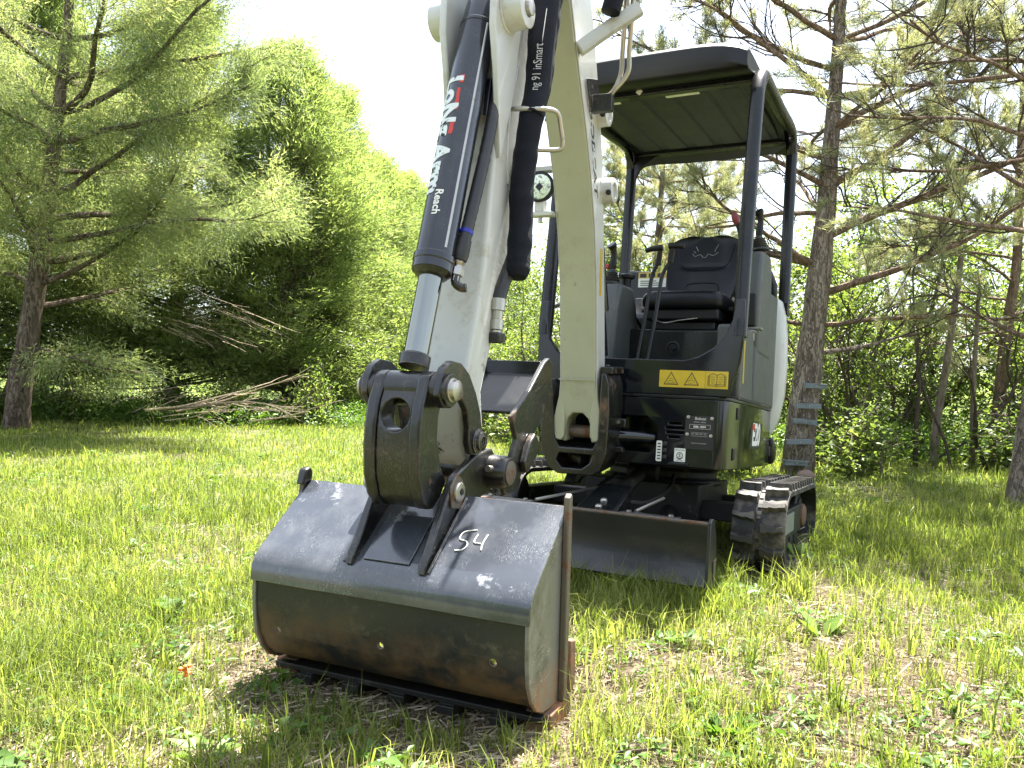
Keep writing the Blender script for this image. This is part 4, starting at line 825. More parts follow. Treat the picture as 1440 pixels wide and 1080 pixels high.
# ---- leafy materials: diffuse plus light passing through
def leaf_mat(name, cols, trans=.45, rough=.5, tint=(1.25, 1.3, .55), scale=None, spec=.3):
    m = bpy.data.materials.new(name); m.use_nodes = True; t = m.node_tree; n = t.nodes.new; l = t.links.new; b = t.nodes['Principled BSDF']; o = t.nodes['Material Output']
    b.inputs['Roughness'].default_value = rough; b.inputs['Specular IOR Level'].default_value = spec
    at = n('ShaderNodeAttribute'); at.attribute_name = 'tone'
    r = n('ShaderNodeValToRGB'); e = r.color_ramp.elements
    while len(e) < len(cols): e.new(.5)
    for i, c in enumerate(cols): e[i].position = i / (len(cols) - 1); e[i].color = (*c, 1)
    l(at.outputs['Fac'], r.inputs['Fac']); l(r.outputs['Color'], b.inputs['Base Color'])
    tr = n('ShaderNodeBsdfTranslucent'); mu = n('ShaderNodeMix'); mu.data_type = 'RGBA'; mu.blend_type = 'MULTIPLY'; mu.inputs['Factor'].default_value = 1; mu.inputs['B'].default_value = (*tint, 1)
    l(r.outputs['Color'], mu.inputs['A']); l(mu.outputs['Result'], tr.inputs['Color'])
    ms = n('ShaderNodeMixShader'); ms.inputs[0].default_value = trans; l(b.outputs[0], ms.inputs[1]); l(tr.outputs[0], ms.inputs[2]); l(ms.outputs[0], o.inputs['Surface'])
    return m
MG = leaf_mat('grass_blade', [(.045, .070, .016), (.095, .132, .030), (.165, .20, .050), (.25, .275, .085), (.32, .31, .16)], .53, .42, tint=(1.42, 1.52, .72))
MWD_ = leaf_mat('weed_leaf', [(.04, .08, .018), (.065, .125, .026), (.10, .18, .035), (.16, .24, .05)], .4, .45, tint=(1.4, 1.4, .6))
MST = leaf_mat('dry_straw', [(.09, .065, .045), (.20, .155, .105), (.36, .29, .205), (.52, .45, .36)], .15, .7, tint=(1, 1, 1))
MCE = leaf_mat('cedar_spray', [(.10, .14, .055), (.14, .19, .07), (.19, .24, .09), (.29, .33, .15)], .58, .55, tint=(1.5, 1.5, .9))
MJU = leaf_mat('juniper_spray', [(.085, .12, .055), (.14, .19, .08), (.20, .25, .11), (.28, .31, .15), (.32, .27, .16)], .55, .6, tint=(1.5, 1.45, .95))
MPN = leaf_mat('pine_needle', [(.12, .15, .09), (.19, .22, .13), (.27, .29, .17), (.35, .34, .22), (.34, .26, .17)], .45, .55, tint=(1.2, 1.2, .75))
MDE = leaf_mat('bright_leaf', [(.05, .085, .024), (.095, .14, .04), (.17, .23, .065), (.28, .34, .11)], .5, .4, tint=(1.4, 1.4, .7))
def bark_mat(name, a, b_, c, scale=14, bump=1.0):
    m = bpy.data.materials.new(name); m.use_nodes = True; t = m.node_tree; n = t.nodes.new; l = t.links.new; b = t.nodes['Principled BSDF']; b.inputs['Roughness'].default_value = .92; b.inputs['Specular IOR Level'].default_value = .1
    tc = n('ShaderNodeTexCoord'); mp_ = n('ShaderNodeMapping'); mp_.inputs['Scale'].default_value = (1, 1, .28); l(tc.outputs['Object'], mp_.inputs['Vector'])
    v = n('ShaderNodeTexVoronoi'); v.inputs['Scale'].default_value = scale * 1.6; v.feature = 'DISTANCE_TO_EDGE'; nz = n('ShaderNodeTexNoise'); nz.inputs['Scale'].default_value = scale; nz.inputs['Detail'].default_value = 9; nz.inputs['Roughness'].default_value = .7
    l(mp_.outputs['Vector'], nz.inputs['Vector'])
    ad = n('ShaderNodeMix'); ad.data_type = 'RGBA'; ad.inputs['Factor'].default_value = .30; l(mp_.outputs['Vector'], ad.inputs['A']); l(nz.outputs['Color'], ad.inputs['B']); l(ad.outputs['Result'], v.inputs['Vector'])
    r = n('ShaderNodeValToRGB'); e = r.color_ramp.elements; e.new(.5)
    for i, (p, cc) in enumerate(((.28, a), (.5, b_), (.72, c))): e[i].position = p; e[i].color = (*cc, 1)
    l(nz.outputs['Fac'], r.inputs['Fac'])
    cr_ = n('ShaderNodeMapRange'); cr_.inputs['From Max'].default_value = .09; cr_.inputs['To Min'].default_value = .62; l(v.outputs['Distance'], cr_.inputs['Value'])
    mm = n('ShaderNodeMix'); mm.data_type = 'RGBA'; mm.blend_type = 'MULTIPLY'; mm.inputs['Factor'].default_value = 1; l(r.outputs['Color'], mm.inputs['A']); l(cr_.outputs['Result'], mm.inputs['B']); l(mm.outputs['Result'], b.inputs['Base Color'])
    h = n('ShaderNodeMath'); h.operation = 'ADD'; l(cr_.outputs['Result'], h.inputs[0]); l(nz.outputs['Fac'], h.inputs[1])
    bp = n('ShaderNodeBump'); bp.inputs['Strength'].default_value = bump; bp.inputs['Distance'].default_value = .02; l(h.outputs[0], bp.inputs['Height']); l(bp.outputs['Normal'], b.inputs['Normal'])
    return m
MBC = bark_mat('cedar_bark', (.07, .05, .038), (.15, .115, .09), (.26, .21, .165), 11)
MBP = bark_mat('pine_bark', (.11, .088, .07), (.25, .205, .17), (.38, .33, .28), 13)
MBO = bark_mat('orange_pine_bark', (.15, .10, .07), (.26, .185, .135), (.38, .29, .22), 16)
MTW = bark_mat('twig_bark', (.09, .075, .055), (.19, .155, .12), (.33, .28, .22), 30, .4)
MTD = bark_mat('dark_twig', (.04, .032, .025), (.08, .065, .05), (.14, .11, .085), 30, .4)
MBR = mat('pale_dead_wood', (.34, .27, .19), .9, second=(.16, .12, .08), s_scale=14, s_lo=.5, s_hi=.65, bump=.4)

# ---- grass
def blades(px, py, hgt, wid, lean, tone, pz=None):
    n = len(px); a = rng.uniform(0, 2 * pi, n); dx, dy = np.cos(a), np.sin(a); b = rng.uniform(0, 2 * pi, n); bx, by = np.cos(b), np.sin(b)
    pz = height(px, py) - .004 if pz is None else pz
    V = np.empty((n, 5, 3)); l1 = lean * .35; l2 = lean
    cz1 = np.sqrt(np.clip(1 - l1 ** 2, .05, 1)); cz2 = np.clip(1 - .55 * l2 ** 2, .1, 1)
    for k, s in ((0, -1), (1, 1)):
        V[:, k, 0] = px + s * dx * wid * .5; V[:, k, 1] = py + s * dy * wid * .5; V[:, k, 2] = pz
        V[:, k + 2, 0] = px + bx * l1 * hgt * .55 + s * dx * wid * .42; V[:, k + 2, 1] = py + by * l1 * hgt * .55 + s * dy * wid * .42; V[:, k + 2, 2] = pz + hgt * .55 * cz1
    V[:, 4, 0] = px + bx * l2 * hgt; V[:, 4, 1] = py + by * l2 * hgt; V[:, 4, 2] = pz + hgt * cz2
    base = np.arange(n)[:, None] * 5; L = (base + np.array([[0, 1, 3, 2, 2, 3, 4]])).ravel()
    st = (np.arange(n)[:, None] * 7 + np.array([[0, 4]])).ravel(); tt = np.tile([4, 3], n)
    return V.reshape(-1, 3), L, st, tt, np.repeat(tone, 5)
def wedge(n, y0, y1, p=1.0, pad=.5):
    """points over the visible ground and a margin, denser near the camera"""
    u = rng.uniform(0, 1, n); y = (y0 ** (1 - p) + u * (y1 ** (1 - p) - y0 ** (1 - p))) ** (1 / (1 - p)) if p != 1 else y0 * (y1 / y0) ** u
    x = rng.uniform(-1, 1, n) * (y * .69 + pad); return x, y
def hit_machine(x, y):
    """skip the spots where rubber or steel stands on the ground"""
    s = np.zeros(len(x), bool)
    for M_, bx in ((FU, (-.78, -.53, -.75, .55)), (FU, (.59, .84, -.75, .55)), (FU, (-.63, .64, -1.27, -1.21)), (FA, (-.46, .46, .02, .26))):
        I = M_.inverted(); lx = I[0][0] * x + I[0][1] * y + I[0][3]; ly = I[1][0] * x + I[1][1] * y + I[1][3]
        s |= (lx > bx[0]) & (lx < bx[1]) & (ly > bx[2]) & (ly < bx[3])
    return s
x, y = wedge(420000, 1.0, 13.5, 1.15); bb = bare(x, y)
keep = (rng.uniform(0, 1, len(x)) < (1 - bb) ** 1.1 * .9 + .05) & ~hit_machine(x, y); x, y, bb = x[keep], y[keep], bb[keep]
cl = fbm(x, y, .35, 40); tall = np.clip((vnoise(x, y, .22, 44) - .55) * 2.6, 0, 1)
n = len(x); h = rng.gamma(4, .0105, n) * (.55 + .9 * cl) + .05 * tall * rng.uniform(.3, 1, n) + .012
h *= np.where(y > 5.5, 1.05, 1.35); w = (.0022 + .0012 * rng.uniform(0, 1, n)) * (1 + .22 * np.clip(y - 2, 0, 10))
tone = np.clip(.47 + .38 * (fbm(x, y, .8, 50) - .5) + rng.normal(0, .21, n) + .12 * bb + .05 * np.clip((y - 3) / 5, 0, 1), 0, 1)
V, L, S, T, C = blades(x, y, h, w, rng.uniform(.1, .95, n) , tone)
gr_ = link('lawn_grass', fast_mesh('lawn_grass', V, L, S, T, MG, {'tone': C}), None, smooth=False); gr_['kind'] = 'stuff'
gr_['label'] = 'short bright green lawn grass covering the clearing'; gr_['category'] = 'grass'
# taller tufts, thin near the blade and in the foreground
tx_, ty_ = wedge(1500, 1.15, 8.5, 1.5, .2); m_ = ~hit_machine(tx_, ty_); tx_, ty_ = tx_[m_], ty_[m_]
ex = FU @ Vector((0, -1.33, 0)); extra = [(FU @ Vector((u - .05, -1.30 - random.random() * .10, 0)))[:2] for u in np.linspace(-.35, .72, 75)] + [(FU @ Vector((random.uniform(.5, .95), -.86 - random.random() * .12, 0)))[:2] for _ in range(26)] + [(random.uniform(.25, 1.7), random.uniform(1.35, 3.0)) for _ in range(170)]
tx_ = np.concatenate([tx_, [e[0] for e in extra]]); ty_ = np.concatenate([ty_, [e[1] for e in extra]])
k_ = rng.integers(5, 15, len(tx_)); x = np.repeat(tx_, k_) + rng.normal(0, .016, k_.sum()); y = np.repeat(ty_, k_) + rng.normal(0, .016, k_.sum()); n = len(x)
th = np.repeat(rng.uniform(.05, .15, len(tx_)), k_) * rng.uniform(.5, 1.1, n)
gain = np.ones(len(tx_)); gain[len(tx_) - len(extra):len(tx_) - 170] = 1.55; th = th * np.repeat(gain, k_)
V, L, S, T, C = blades(x, y, th, rng.uniform(.0035, .0070, n), rng.uniform(.1, .75, n), np.clip(np.repeat(rng.uniform(.3, .75, len(tx_)), k_) + rng.normal(0, .1, n), 0, .95))
tf_ = link('tall_grass_tufts', fast_mesh('tall_grass_tufts', V, L, S, T, MG, {'tone': C}), None, smooth=False); tf_['kind'] = 'stuff'
tf_['label'] = 'taller wide-bladed grass tufts standing in the lawn'; tf_['category'] = 'grass'
# dry straw lying on the soil
def flat_strips(px, py, ln, wd, tone, zz):
    n = len(px); a = rng.uniform(0, 2 * pi, n); c, s = np.cos(a), np.sin(a); V = np.empty((n, 4, 3)); pit = rng.uniform(-.25, .35, n)
    for k, (u, v) in enumerate(((-1, -1), (1, -1), (1, 1), (-1, 1))):
        V[:, k, 0] = px + u * c * ln / 2 - v * s * wd / 2; V[:, k, 1] = py + u * s * ln / 2 + v * c * wd / 2; V[:, k, 2] = zz + (u + 1) * ln / 2 * pit.clip(0) + .0015 * v + .002
    return V.reshape(-1, 3), np.arange(n * 4), np.arange(n) * 4, np.full(n, 4), np.repeat(tone, 4)
x, y = wedge(85000, 1.0, 7, 1.4); bb = bare(x, y); k = rng.uniform(0, 1, len(x)) < .25 + .75 * bb; x, y = x[k], y[k]; n = len(x)
V, L, S, T, C = flat_strips(x, y, rng.gamma(3, .014, n) + .01, rng.uniform(.0012, .003, n), rng.uniform(0, 1, n) ** .8, height(x, y) + rng.uniform(0, .010, n))
s_ = link('dry_straw', fast_mesh('dry_straw', V, L, S, T, MST, {'tone': C}), None, smooth=False); s_['kind'] = 'stuff'; s_['label'] = 'dry straw and dead grass lying over bare soil'; s_['category'] = 'straw'
# broad-leaved weeds and clover
def leaves(P, D, U, ln, wd, tone, fold=.18):
    """leaf blades: P base, D direction, U face normal (arrays); 5 verts: base, left, right, tip, with a bend along the midrib"""
    n = len(P); D = D / np.linalg.norm(D, axis=1, keepdims=True); U = U - D * (U * D).sum(1, keepdims=True); U /= np.linalg.norm(U, axis=1, keepdims=True) + 1e-9; S_ = np.cross(D, U)
    V = np.empty((n, 4, 3)); ln = ln[:, None]; wd = wd[:, None]
    V[:, 0] = P; V[:, 1] = P + D * ln * .5 + S_ * wd * .5 + U * wd * fold; V[:, 2] = P + D * ln - U * ln * .15; V[:, 3] = P + D * ln * .5 - S_ * wd * .5 + U * wd * fold
    b = np.arange(n)[:, None] * 4; L = (b + np.array([[0, 1, 2, 0, 2, 3]])).ravel(); return V.reshape(-1, 3), L, np.arange(2 * n) * 3, np.full(2 * n, 3), np.repeat(tone, 4)
cx, cy = wedge(4300, 1.1, 9.5, 1.35); m_ = (~hit_machine(cx, cy)) & (fbm(cx, cy, .5, 61) > .42); cx, cy = cx[m_], cy[m_]
k_ = rng.integers(4, 12, len(cx)); n = k_.sum(); px = np.repeat(cx, k_) + rng.normal(0, .022, n); py = np.repeat(cy, k_) + rng.normal(0, .022, n); az = rng.uniform(0, 2 * pi, n)
big = np.repeat(rng.gamma(3, .0042, len(cx)) + .006, k_) * rng.uniform(.6, 1.15, n)
P = np.stack([px, py, height(px, py) + rng.uniform(.004, .045, n)], 1); D = np.stack([np.cos(az), np.sin(az), rng.uniform(.0, .7, n)], 1); U = np.stack([rng.normal(0, .3, n), rng.normal(0, .3, n), np.ones(n)], 1)
V, L, S, T, C = leaves(P, D, U, big * 1.5, big * rng.uniform(.45, .95, n), np.clip(rng.normal(.45, .2, n), 0, 1))
w_ = link('lawn_weeds', fast_mesh('lawn_weeds', V, L, S, T, MWD_, {'tone': C}), None, smooth=False); w_['kind'] = 'stuff'; w_['label'] = 'broad leaved weeds and clover among the grass'; w_['category'] = 'weeds'

# ---- tapered tubes in bulk
class Tubes:
    def __init__(s): s.V = []; s.F = []; s.n = 0
    def add(s, pts, r0, r1, k=5, wob=0.0):
        pts = np.asarray(pts, float); m = len(pts); d = np.gradient(pts, axis=0); d /= np.linalg.norm(d, axis=1, keepdims=True) + 1e-9
        a = np.array([0, 0, 1.0]) if abs(d[0, 2]) < .9 else np.array([1.0, 0, 0]); u = np.cross(d, a); u /= np.linalg.norm(u, axis=1, keepdims=True) + 1e-9; v = np.cross(d, u)
        r = np.interp(np.linspace(0, 1, m), [0, 1], [r0, r1])[:, None, None]; an = np.arange(k) * 2 * pi / k
        if wob: r = r * (1 + rng.normal(0, wob, (m, k, 1)))
        R_ = pts[:, None] + r * (np.cos(an)[None, :, None] * u[:, None] + np.sin(an)[None, :, None] * v[:, None])
        s.V.append(R_.reshape(-1, 3)); i = s.n + np.arange(m * k).reshape(m, k); a_, b_ = i[:-1], i[1:]
        s.F.append(np.stack([a_, np.roll(a_, -1, 1), np.roll(b_, -1, 1), b_], -1).reshape(-1, 4)); s.n += m * k
    def mesh(s, name, m):
        V = np.concatenate(s.V); F = np.concatenate(s.F); return fast_mesh(name, V, F.ravel(), np.arange(len(F)) * 4, np.full(len(F), 4), m)
def bend(p0, d, L, n, up=0.0, wig=.12):
    """a wandering branch line"""
    p = np.array(p0, float); d = np.array(d, float); d /= np.linalg.norm(d); o = [p.copy()]
    for i in range(n):
        d = d + rng.normal(0, wig, 3) + np.array([0, 0, up / n]); d /= np.linalg.norm(d); p = p + d * L / n; o.append(p.copy())
    return np.array(o)
def spray_mesh(name, P, D, m, per=10, ln=.07, wd=.016, spread=.6, size=.14, flat=.35, tone0=None):
    """conifer sprays: at every P a little fan of scale-leaf slivers pointing along D"""
    n = len(P); D = D / (np.linalg.norm(D, axis=1, keepdims=True) + 1e-9); P2 = np.repeat(P, per, 0); D2 = np.repeat(D, per, 0)
    t = rng.uniform(0, 1, (n * per, 1)); off_ = rng.normal(0, 1, (n * per, 3)) * np.array([1, 1, flat]) * size * .35
    P3 = P2 + D2 * t * size + off_; D3 = D2 + rng.normal(0, spread, (n * per, 3)); D3 /= np.linalg.norm(D3, axis=1, keepdims=True)
    U = rng.normal(0, 1, (n * per, 3)); S_ = np.cross(D3, U); S_ /= np.linalg.norm(S_, axis=1, keepdims=True)
    L_ = ln * rng.uniform(.5, 1.3, (n * per, 1)); W_ = wd * rng.uniform(.6, 1.3, (n * per, 1)); V = np.empty((n * per, 3, 3)); V[:, 0] = P3 - S_ * W_ / 2; V[:, 1] = P3 + S_ * W_ / 2; V[:, 2] = P3 + D3 * L_
    tone = np.clip(np.repeat(rng.normal(.5, .18, n) if tone0 is None else tone0, per) + rng.normal(0, .10, n * per), 0, 1)
    N3 = n * per * 3; return fast_mesh(name, V.reshape(-1, 3), np.arange(N3), np.arange(n * per) * 3, np.full(n * per, 3), m, {'tone': np.repeat(tone, 3)})
def along(pts, t):
    pts = np.asarray(pts); i = t * (len(pts) - 1); k = min(int(i), len(pts) - 2); f = i - k; return pts[k] * (1 - f) + pts[k + 1] * f, (pts[k + 1] - pts[k])

# ---- dense hedge cedars (two master shapes, copied)
def cedar_parts(H, RB, nb, seed):
    tr = Tubes(); tr.add(bend((0, 0, -.1), (rng.normal(0, .03), rng.normal(0, .03), 1), H * .97, 12, 0, .02), .12, .015, 9, .06)
    P, D = [], []
    for i in range(nb):
        t = (i + rng.uniform()) / nb; z = .35 + (H - .35) * t ** 1.05; a = rng.uniform(0, 2 * pi)
        lob = .62 + .75 * float(fbm(np.array([math.cos(a) * 1.1 + seed]), np.array([z * .75 + math.sin(a)]), 1.0, seed)[0])
        L = RB * ((1 - t) ** .62) * rng.uniform(.62, 1.15) * lob + .14; up = .25 + .35 * t
        b = bend((0, 0, z), (math.cos(a), math.sin(a), .05 + .5 * t), L, 6, up, .08); tr.add(b, .010 + .012 * (1 - t), .003, 4)
        for k in range(int(7 + 12 * L)):
            q_, d_ = along(b, rng.uniform(.25, 1) ** .55); P.append(q_ + rng.normal(0, .05 + .05 * L, 3)); D.append(d_ / np.linalg.norm(d_) + np.array([0, 0, rng.uniform(-.55, .35)]) + rng.normal(0, .35, 3))
    P, D = np.array(P), np.array(D)
    # patches of lighter new growth and darker old growth
    t0 = np.clip(.46 + .9 * (fbm(P[:, 0] * 3 + P[:, 2] * 1.3, P[:, 1] * 3 - P[:, 2], 1.0, seed) - .5) + rng.normal(0, .08, len(P)), 0, 1)
    return tr.mesh('trunk', MBC), spray_mesh('crown', P, D, MCE, per=13, ln=.105, wd=.019, spread=.36, size=.24, flat=.55, tone0=t0)
ced = [cedar_parts(7.2, 2.0, 420, 71), cedar_parts(6.2, 1.75, 380, 83)]
def place_tree(name, parts, x, y, rz, sc, label, cat, group=None):
    r = empty(name, (x, y, float(height(x, y))), label, cat, group); r.rotation_euler = (0, 0, rz); r.scale = (sc[0], sc[0], sc[1])
    for nm, me in parts:
        o = bpy.data.objects.new(nm, me); col.objects.link(o); o.parent = r
    return r
CED = [(-3.75, 13.2, .3, (1.0, .80), 0, 'tall bright cedar with a pointed top beside the digging arm, nearest of its row'),
       (-3.1, 16.6, 2.0, (1.05, .80), 1, 'pointed cedar just left of the arm cylinder, second in its row'),
       (-2.3, 21.0, 1.1, (1.25, .83), 1, 'far small cedar at the end of its row beside the white arm'),
       (-3.45, 14.9, 5.2, (.95, .80), 0, 'bright cedar standing between the two nearest of its row'), (-2.75, 18.8, 3.0, (1.0, .82), 1, 'third pointed cedar counted from the arm cylinder'),
       (-5.6, 13.0, 4.0, (1.05, .95), 0, 'broad cedar behind the pile of dead branches'),
       (-7.5, 12.6, 5.1, (1.1, 1.08), 1, 'dark cedar filling the gap behind the leaning left trunk'),
       (-9.4, 12.2, 2.9, (1.2, 1.1), 0, 'tall cedar at the far left edge behind the foreground tree'),
       (-1.0, 26.0, .8, (1.3, .80), 1, 'distant cedar seen past the arm at the end of the lawn')]
for x, y, rz, sc, k, lab in CED: place_tree('cedar_tree', [('trunk', ced[k][0]), ('crown', ced[k][1])], x, y, rz, sc, lab, 'cedar tree', 'cedars in the row behind the lawn')

# ---- foreground juniper at the left: visible trunk and long upswept limbs
def trunk_line(P, n=24): return np.array([tuple(p) for p in smooth_path(P, max(2, n // len(P)))])
jx, jy = -5.95, 9.5
jt = empty('juniper_tree', (jx, jy, 0), 'old juniper with a bare twisting trunk and airy crown at the left edge', 'tree')
tl_ = trunk_line([(jx - .02, jy, -.1), (jx + .02, jy, .5), (jx + .14, jy, 1.2), (jx + .22, jy + .05, 2.0), (jx + .32, jy + .05, 2.8), (jx + .42, jy + .08, 3.8), (jx + .55, jy + .1, 5.2), (jx + .6, jy + .1, 7.2)])
tb_ = Tubes(); tb_.add(tl_, .15, .035, 14, .07); link('trunk', tb_.mesh('trunk', MBC), None, jt)
P, D = [], []; limbs = [(.95, .1, 1.5, -.15), (1.35, .55, 2.3, .35), (2.05, .25, 2.7, .55), (2.5, -.1, 2.9, .25), (2.9, .15, 3.1, .5), (3.3, -.3, 2.6, .3), (3.7, .2, 3.0, .4), (4.3, 0, 2.8, .4), (4.9, .3, 2.4, .5), (5.5, -.2, 2.0, .5),
        (1.7, 2.6, 1.8, .4), (2.3, 3.4, 2.2, .3), (2.8, 2.9, 2.3, .5), (3.4, 3.6, 2.4, .3), (4.0, 2.7, 2.3, .4), (4.8, 3.3, 2.0, .5), (2.1, -1.3, 2.2, .1), (2.9, -1.6, 2.3, .25), (3.6, -1.1, 2.5, .25), (4.4, -1.5, 2.2, .3), (1.9, 1.5, 1.9, .4), (3.1, 1.3, 2.2, .4), (4.2, 1.6, 2.2, .4), (5.6, 1.0, 1.8, .5), (2.2, -.35, 3.2, .45), (3.9, -.4, 3.1, .3), (1.8, -.2, 2.4, .5), (6.2, 0, 1.5, .6), (6.3, 2.5, 1.4, .6)]
tw = Tubes()
for z, a, L, up in limbs:
    i = np.argmin(abs(tl_[:, 2] - z)); b = bend(tl_[i], (math.cos(a), math.sin(a), .18), L, 10, up, .10); lt = Tubes(); lt.add(b, .042 * min(1, L / 2.5), .008, 8, .05); link('limb', lt.mesh('limb', MBC), None, jt)
    for k in range(int(L * 15)):
        t = rng.uniform(.16, 1); p, d = along(b, t); d = d / np.linalg.norm(d); sd_ = d + rng.normal(0, .8, 3) * np.array([1, 1, .6]); l2 = rng.uniform(.3, .85) * (1.15 - .5 * t)
        c = bend(p, sd_, l2, 4, rng.uniform(-.5, .15), .16); tw.add(c, .006, .002, 3)
        for _ in range(19): q_, d2 = along(c, rng.uniform(.15, 1)); P.append(q_ + rng.normal(0, .045, 3)); D.append(d2 / np.linalg.norm(d2) + rng.normal(0, .4, 3) + np.array([0, 0, -.25]))
link('twigs', tw.mesh('twigs', MTW), None, jt)
P, D = np.array(P), np.array(D); link('crown', spray_mesh('crown', P, D, MJU, per=10, ln=.08, wd=.010, spread=.42, size=.17, flat=.8, tone0=np.clip(.45 + .7 * (fbm(P[:, 0] * 2 + P[:, 2], P[:, 1] - P[:, 2] * 1.4, .9, 5) - .5) + rng.normal(0, .1, len(P)), 0, 1)), None, jt)
# a second slim dark stem just behind it
jt2 = empty('juniper_tree', (-6.75, 10.6, 0), 'thin leaning dark trunk behind the old juniper at the left edge', 'tree')
t2_ = trunk_line([(-6.9, 10.6, -.1), (-6.6, 10.6, .8), (-6.35, 10.6, 1.8), (-6.3, 10.7, 3.0), (-6.25, 10.7, 4.4)]); tb_ = Tubes(); tb_.add(t2_, .10, .02, 10, .06); link('trunk', tb_.mesh('trunk', MBC), None, jt2)
P, D = [], []
for k in range(26):
    z = rng.uniform(1.2, 4.4); i = np.argmin(abs(t2_[:, 2] - z)); a = rng.uniform(0, 2 * pi); b = bend(t2_[i], (math.cos(a), math.sin(a), .2), rng.uniform(.8, 1.8), 6, .2, .12)
    for _ in range(90): q_, d2 = along(b, rng.uniform(.2, 1)); P.append(q_ + rng.normal(0, .13, 3)); D.append(d2 / np.linalg.norm(d2) + rng.normal(0, .5, 3))
link('crown', spray_mesh('crown', np.array(P), np.array(D), MJU, per=9, ln=.075, wd=.010, spread=.45, size=.17), None, jt2)

# ---- pines on the right
def needle_tufts(name, P, D, m, per=15, ln=.075, wd=.0055):
    return spray_mesh(name, P, D, m, per=per, ln=ln, wd=wd, spread=.55, size=.05, flat=1.0)
def pine(name, line, r0, r1, limbs, label, group=None, foliage=1.0, seed=0, tuft_from=.35, bark=MBP):
    base = line[0]; root = empty(name, (base[0], base[1], 0), label, 'pine tree', group)
    tl = trunk_line(line); tb = Tubes(); tb.add(tl, r0, r1, 16, .045); link('trunk', tb.mesh('trunk', bark), None, root)
    tw, P, D = Tubes(), [], []
    for z, a, L, rise, r in limbs:
        i = np.argmin(abs(tl[:, 2] - z)); b = bend(tl[i], (math.cos(a), math.sin(a), rise), L, 12, .12, .085); lt = Tubes(); lt.add(b, r * .8, .006, 8, .05); link('limb', lt.mesh('limb', MBO if z > 1.2 else MBP), None, root)
        for k in range(int(L * 6.5)):
            t = rng.uniform(.12, 1); p, d = along(b, t); d = d / np.linalg.norm(d); side_ = np.cross(d, (0, 0, 1)) * rng.choice([-1, 1]); sd_ = d * .7 + side_ * rng.uniform(.3, 1.0) + np.array([0, 0, rng.uniform(-.15, .5)])
            l2 = rng.uniform(.35, .95) * (1.2 - .6 * t); c = bend(p, sd_, l2, 6, .25, .17); tw.add(c, .0085, .003, 4)
            for _ in range(5):
                t2 = rng.uniform(.2, 1); p2, d2 = along(c, t2); d2 = d2 / np.linalg.norm(d2); e = bend(p2, d2 + rng.normal(0, .55, 3), rng.uniform(.12, .34), 3, .2, .2); tw.add(e, .004, .0015, 3)
                if t > tuft_from and rng.uniform() < foliage:
                    for _ in range(10): q_, d3 = along(e, rng.uniform(.3, 1)); P.append(q_); D.append(d3 / np.linalg.norm(d3) + rng.normal(0, .35, 3) + np.array([0, 0, .25]))
    link('twigs', tw.mesh('twigs', MTD), None, root); link('crown', needle_tufts('crown', np.array(P), np.array(D), MPN), None, root); return root, tl
# main pine: limbs as (height, direction, length, rise, radius)
main_limbs = [(1.02, .0, 1.0, .10, .035), (1.42, -.12, 2.6, .25, .030), (1.62, .10, 2.9, .42, .045), (1.75, -.35, 2.4, .30, .040), (1.80, 3.0, 1.3, .25, .045), (1.95, 3.4, 1.5, .10, .040), (1.35, 2.9, 1.2, .15, .028), (2.05, .15, 3.1, .50, .040), (2.2, -.3, 2.9, .55, .045), (2.35, 2.7, 1.6, .3, .03),
              (2.55, .2, 2.8, .7, .045), (2.6, 3.6, 1.6, .35, .035), (2.9, 2.9, 1.8, .30, .04), (3.05, .0, 2.4, .55, .040), (3.1, -1.4, 1.6, .4, .03), (3.3, 3.3, 1.9, .55, .04), (3.45, .3, 2.0, .35, .035), (3.6, 2.5, 1.8, .5, .03), (3.9, -.2, 2.1, .5, .03), (4.0, 3.5, 2.2, .5, .035), (4.3, .6, 1.9, .5, .03), (4.5, 2.8, 2.3, .5, .03), (4.8, -.9, 1.8, .5, .03),
              (3.75, 3.0, 2.3, .35, .03), (4.15, 3.3, 2.5, .25, .03), (3.4, 2.8, 2.2, .3, .03), (4.6, 3.4, 2.4, .3, .03), (3.9, .5, 2.2, .25, .03), (3.0, .45, 2.6, .3, .03), (5.0, .1, 2.1, .4, .03), (5.1, 3.2, 2.2, .4, .03), (5.5, 1.2, 1.7, .5, .03), (5.8, -.4, 1.7, .5, .025), (6.0, 3.6, 1.7, .5, .025), (2.4, 1.3, 1.8, .4, .03), (3.2, 1.7, 1.8, .4, .03), (4.2, 1.4, 1.8, .4, .03)]
mp_root, mp_line = pine('pine_tree', [(2.62, 7.2, -.1), (2.66, 7.2, .5), (2.71, 7.2, 1.1), (2.77, 7.2, 1.9), (2.81, 7.2, 2.6), (2.84, 7.2, 3.4), (2.87, 7.2, 4.3), (2.9, 7.2, 6.3)], .150, .028, main_limbs, 'large pine with five boards nailed to its trunk as a ladder', foliage=.5)
for k, (z, dx, w_, tl2) in enumerate(((.12, -.04, .21, .02), (.31, -.03, .23, -.03), (.49, .0, .21, .07), (.63, .01, .22, .01), (.81, .05, .20, .03))):
    i = np.argmin(abs(mp_line[:, 2] - z)); p = mp_line[i]; bm = NB(); bh = .044
    box(bm, p[0] + dx - .045 - w_ / 2, p[0] + dx - .045 + w_ / 2, p[1] - .205, p[1] - .165, z - bh / 2, z + bh / 2, Matrix.Rotation(tl2, 3, 'Y'))
    if k == 0: MBD = mat('weathered_board', (.16, .19, .21), .8, second=(.07, .08, .06), s_scale=10, s_lo=.5, s_hi=.65, bump=.3, stretch=(.3, 1, 2))
    bd_ = obj('ladder_board', bm, MBD, mp_root, None, .002); 
    bm = NB()
    cyl(bm, (p[0] + dx - .04, p[1] - .2075, z), (p[0] + dx - .04, p[1] - .204, z), .005, seg=6); obj('nail_head', bm, MZN, bd_, None)
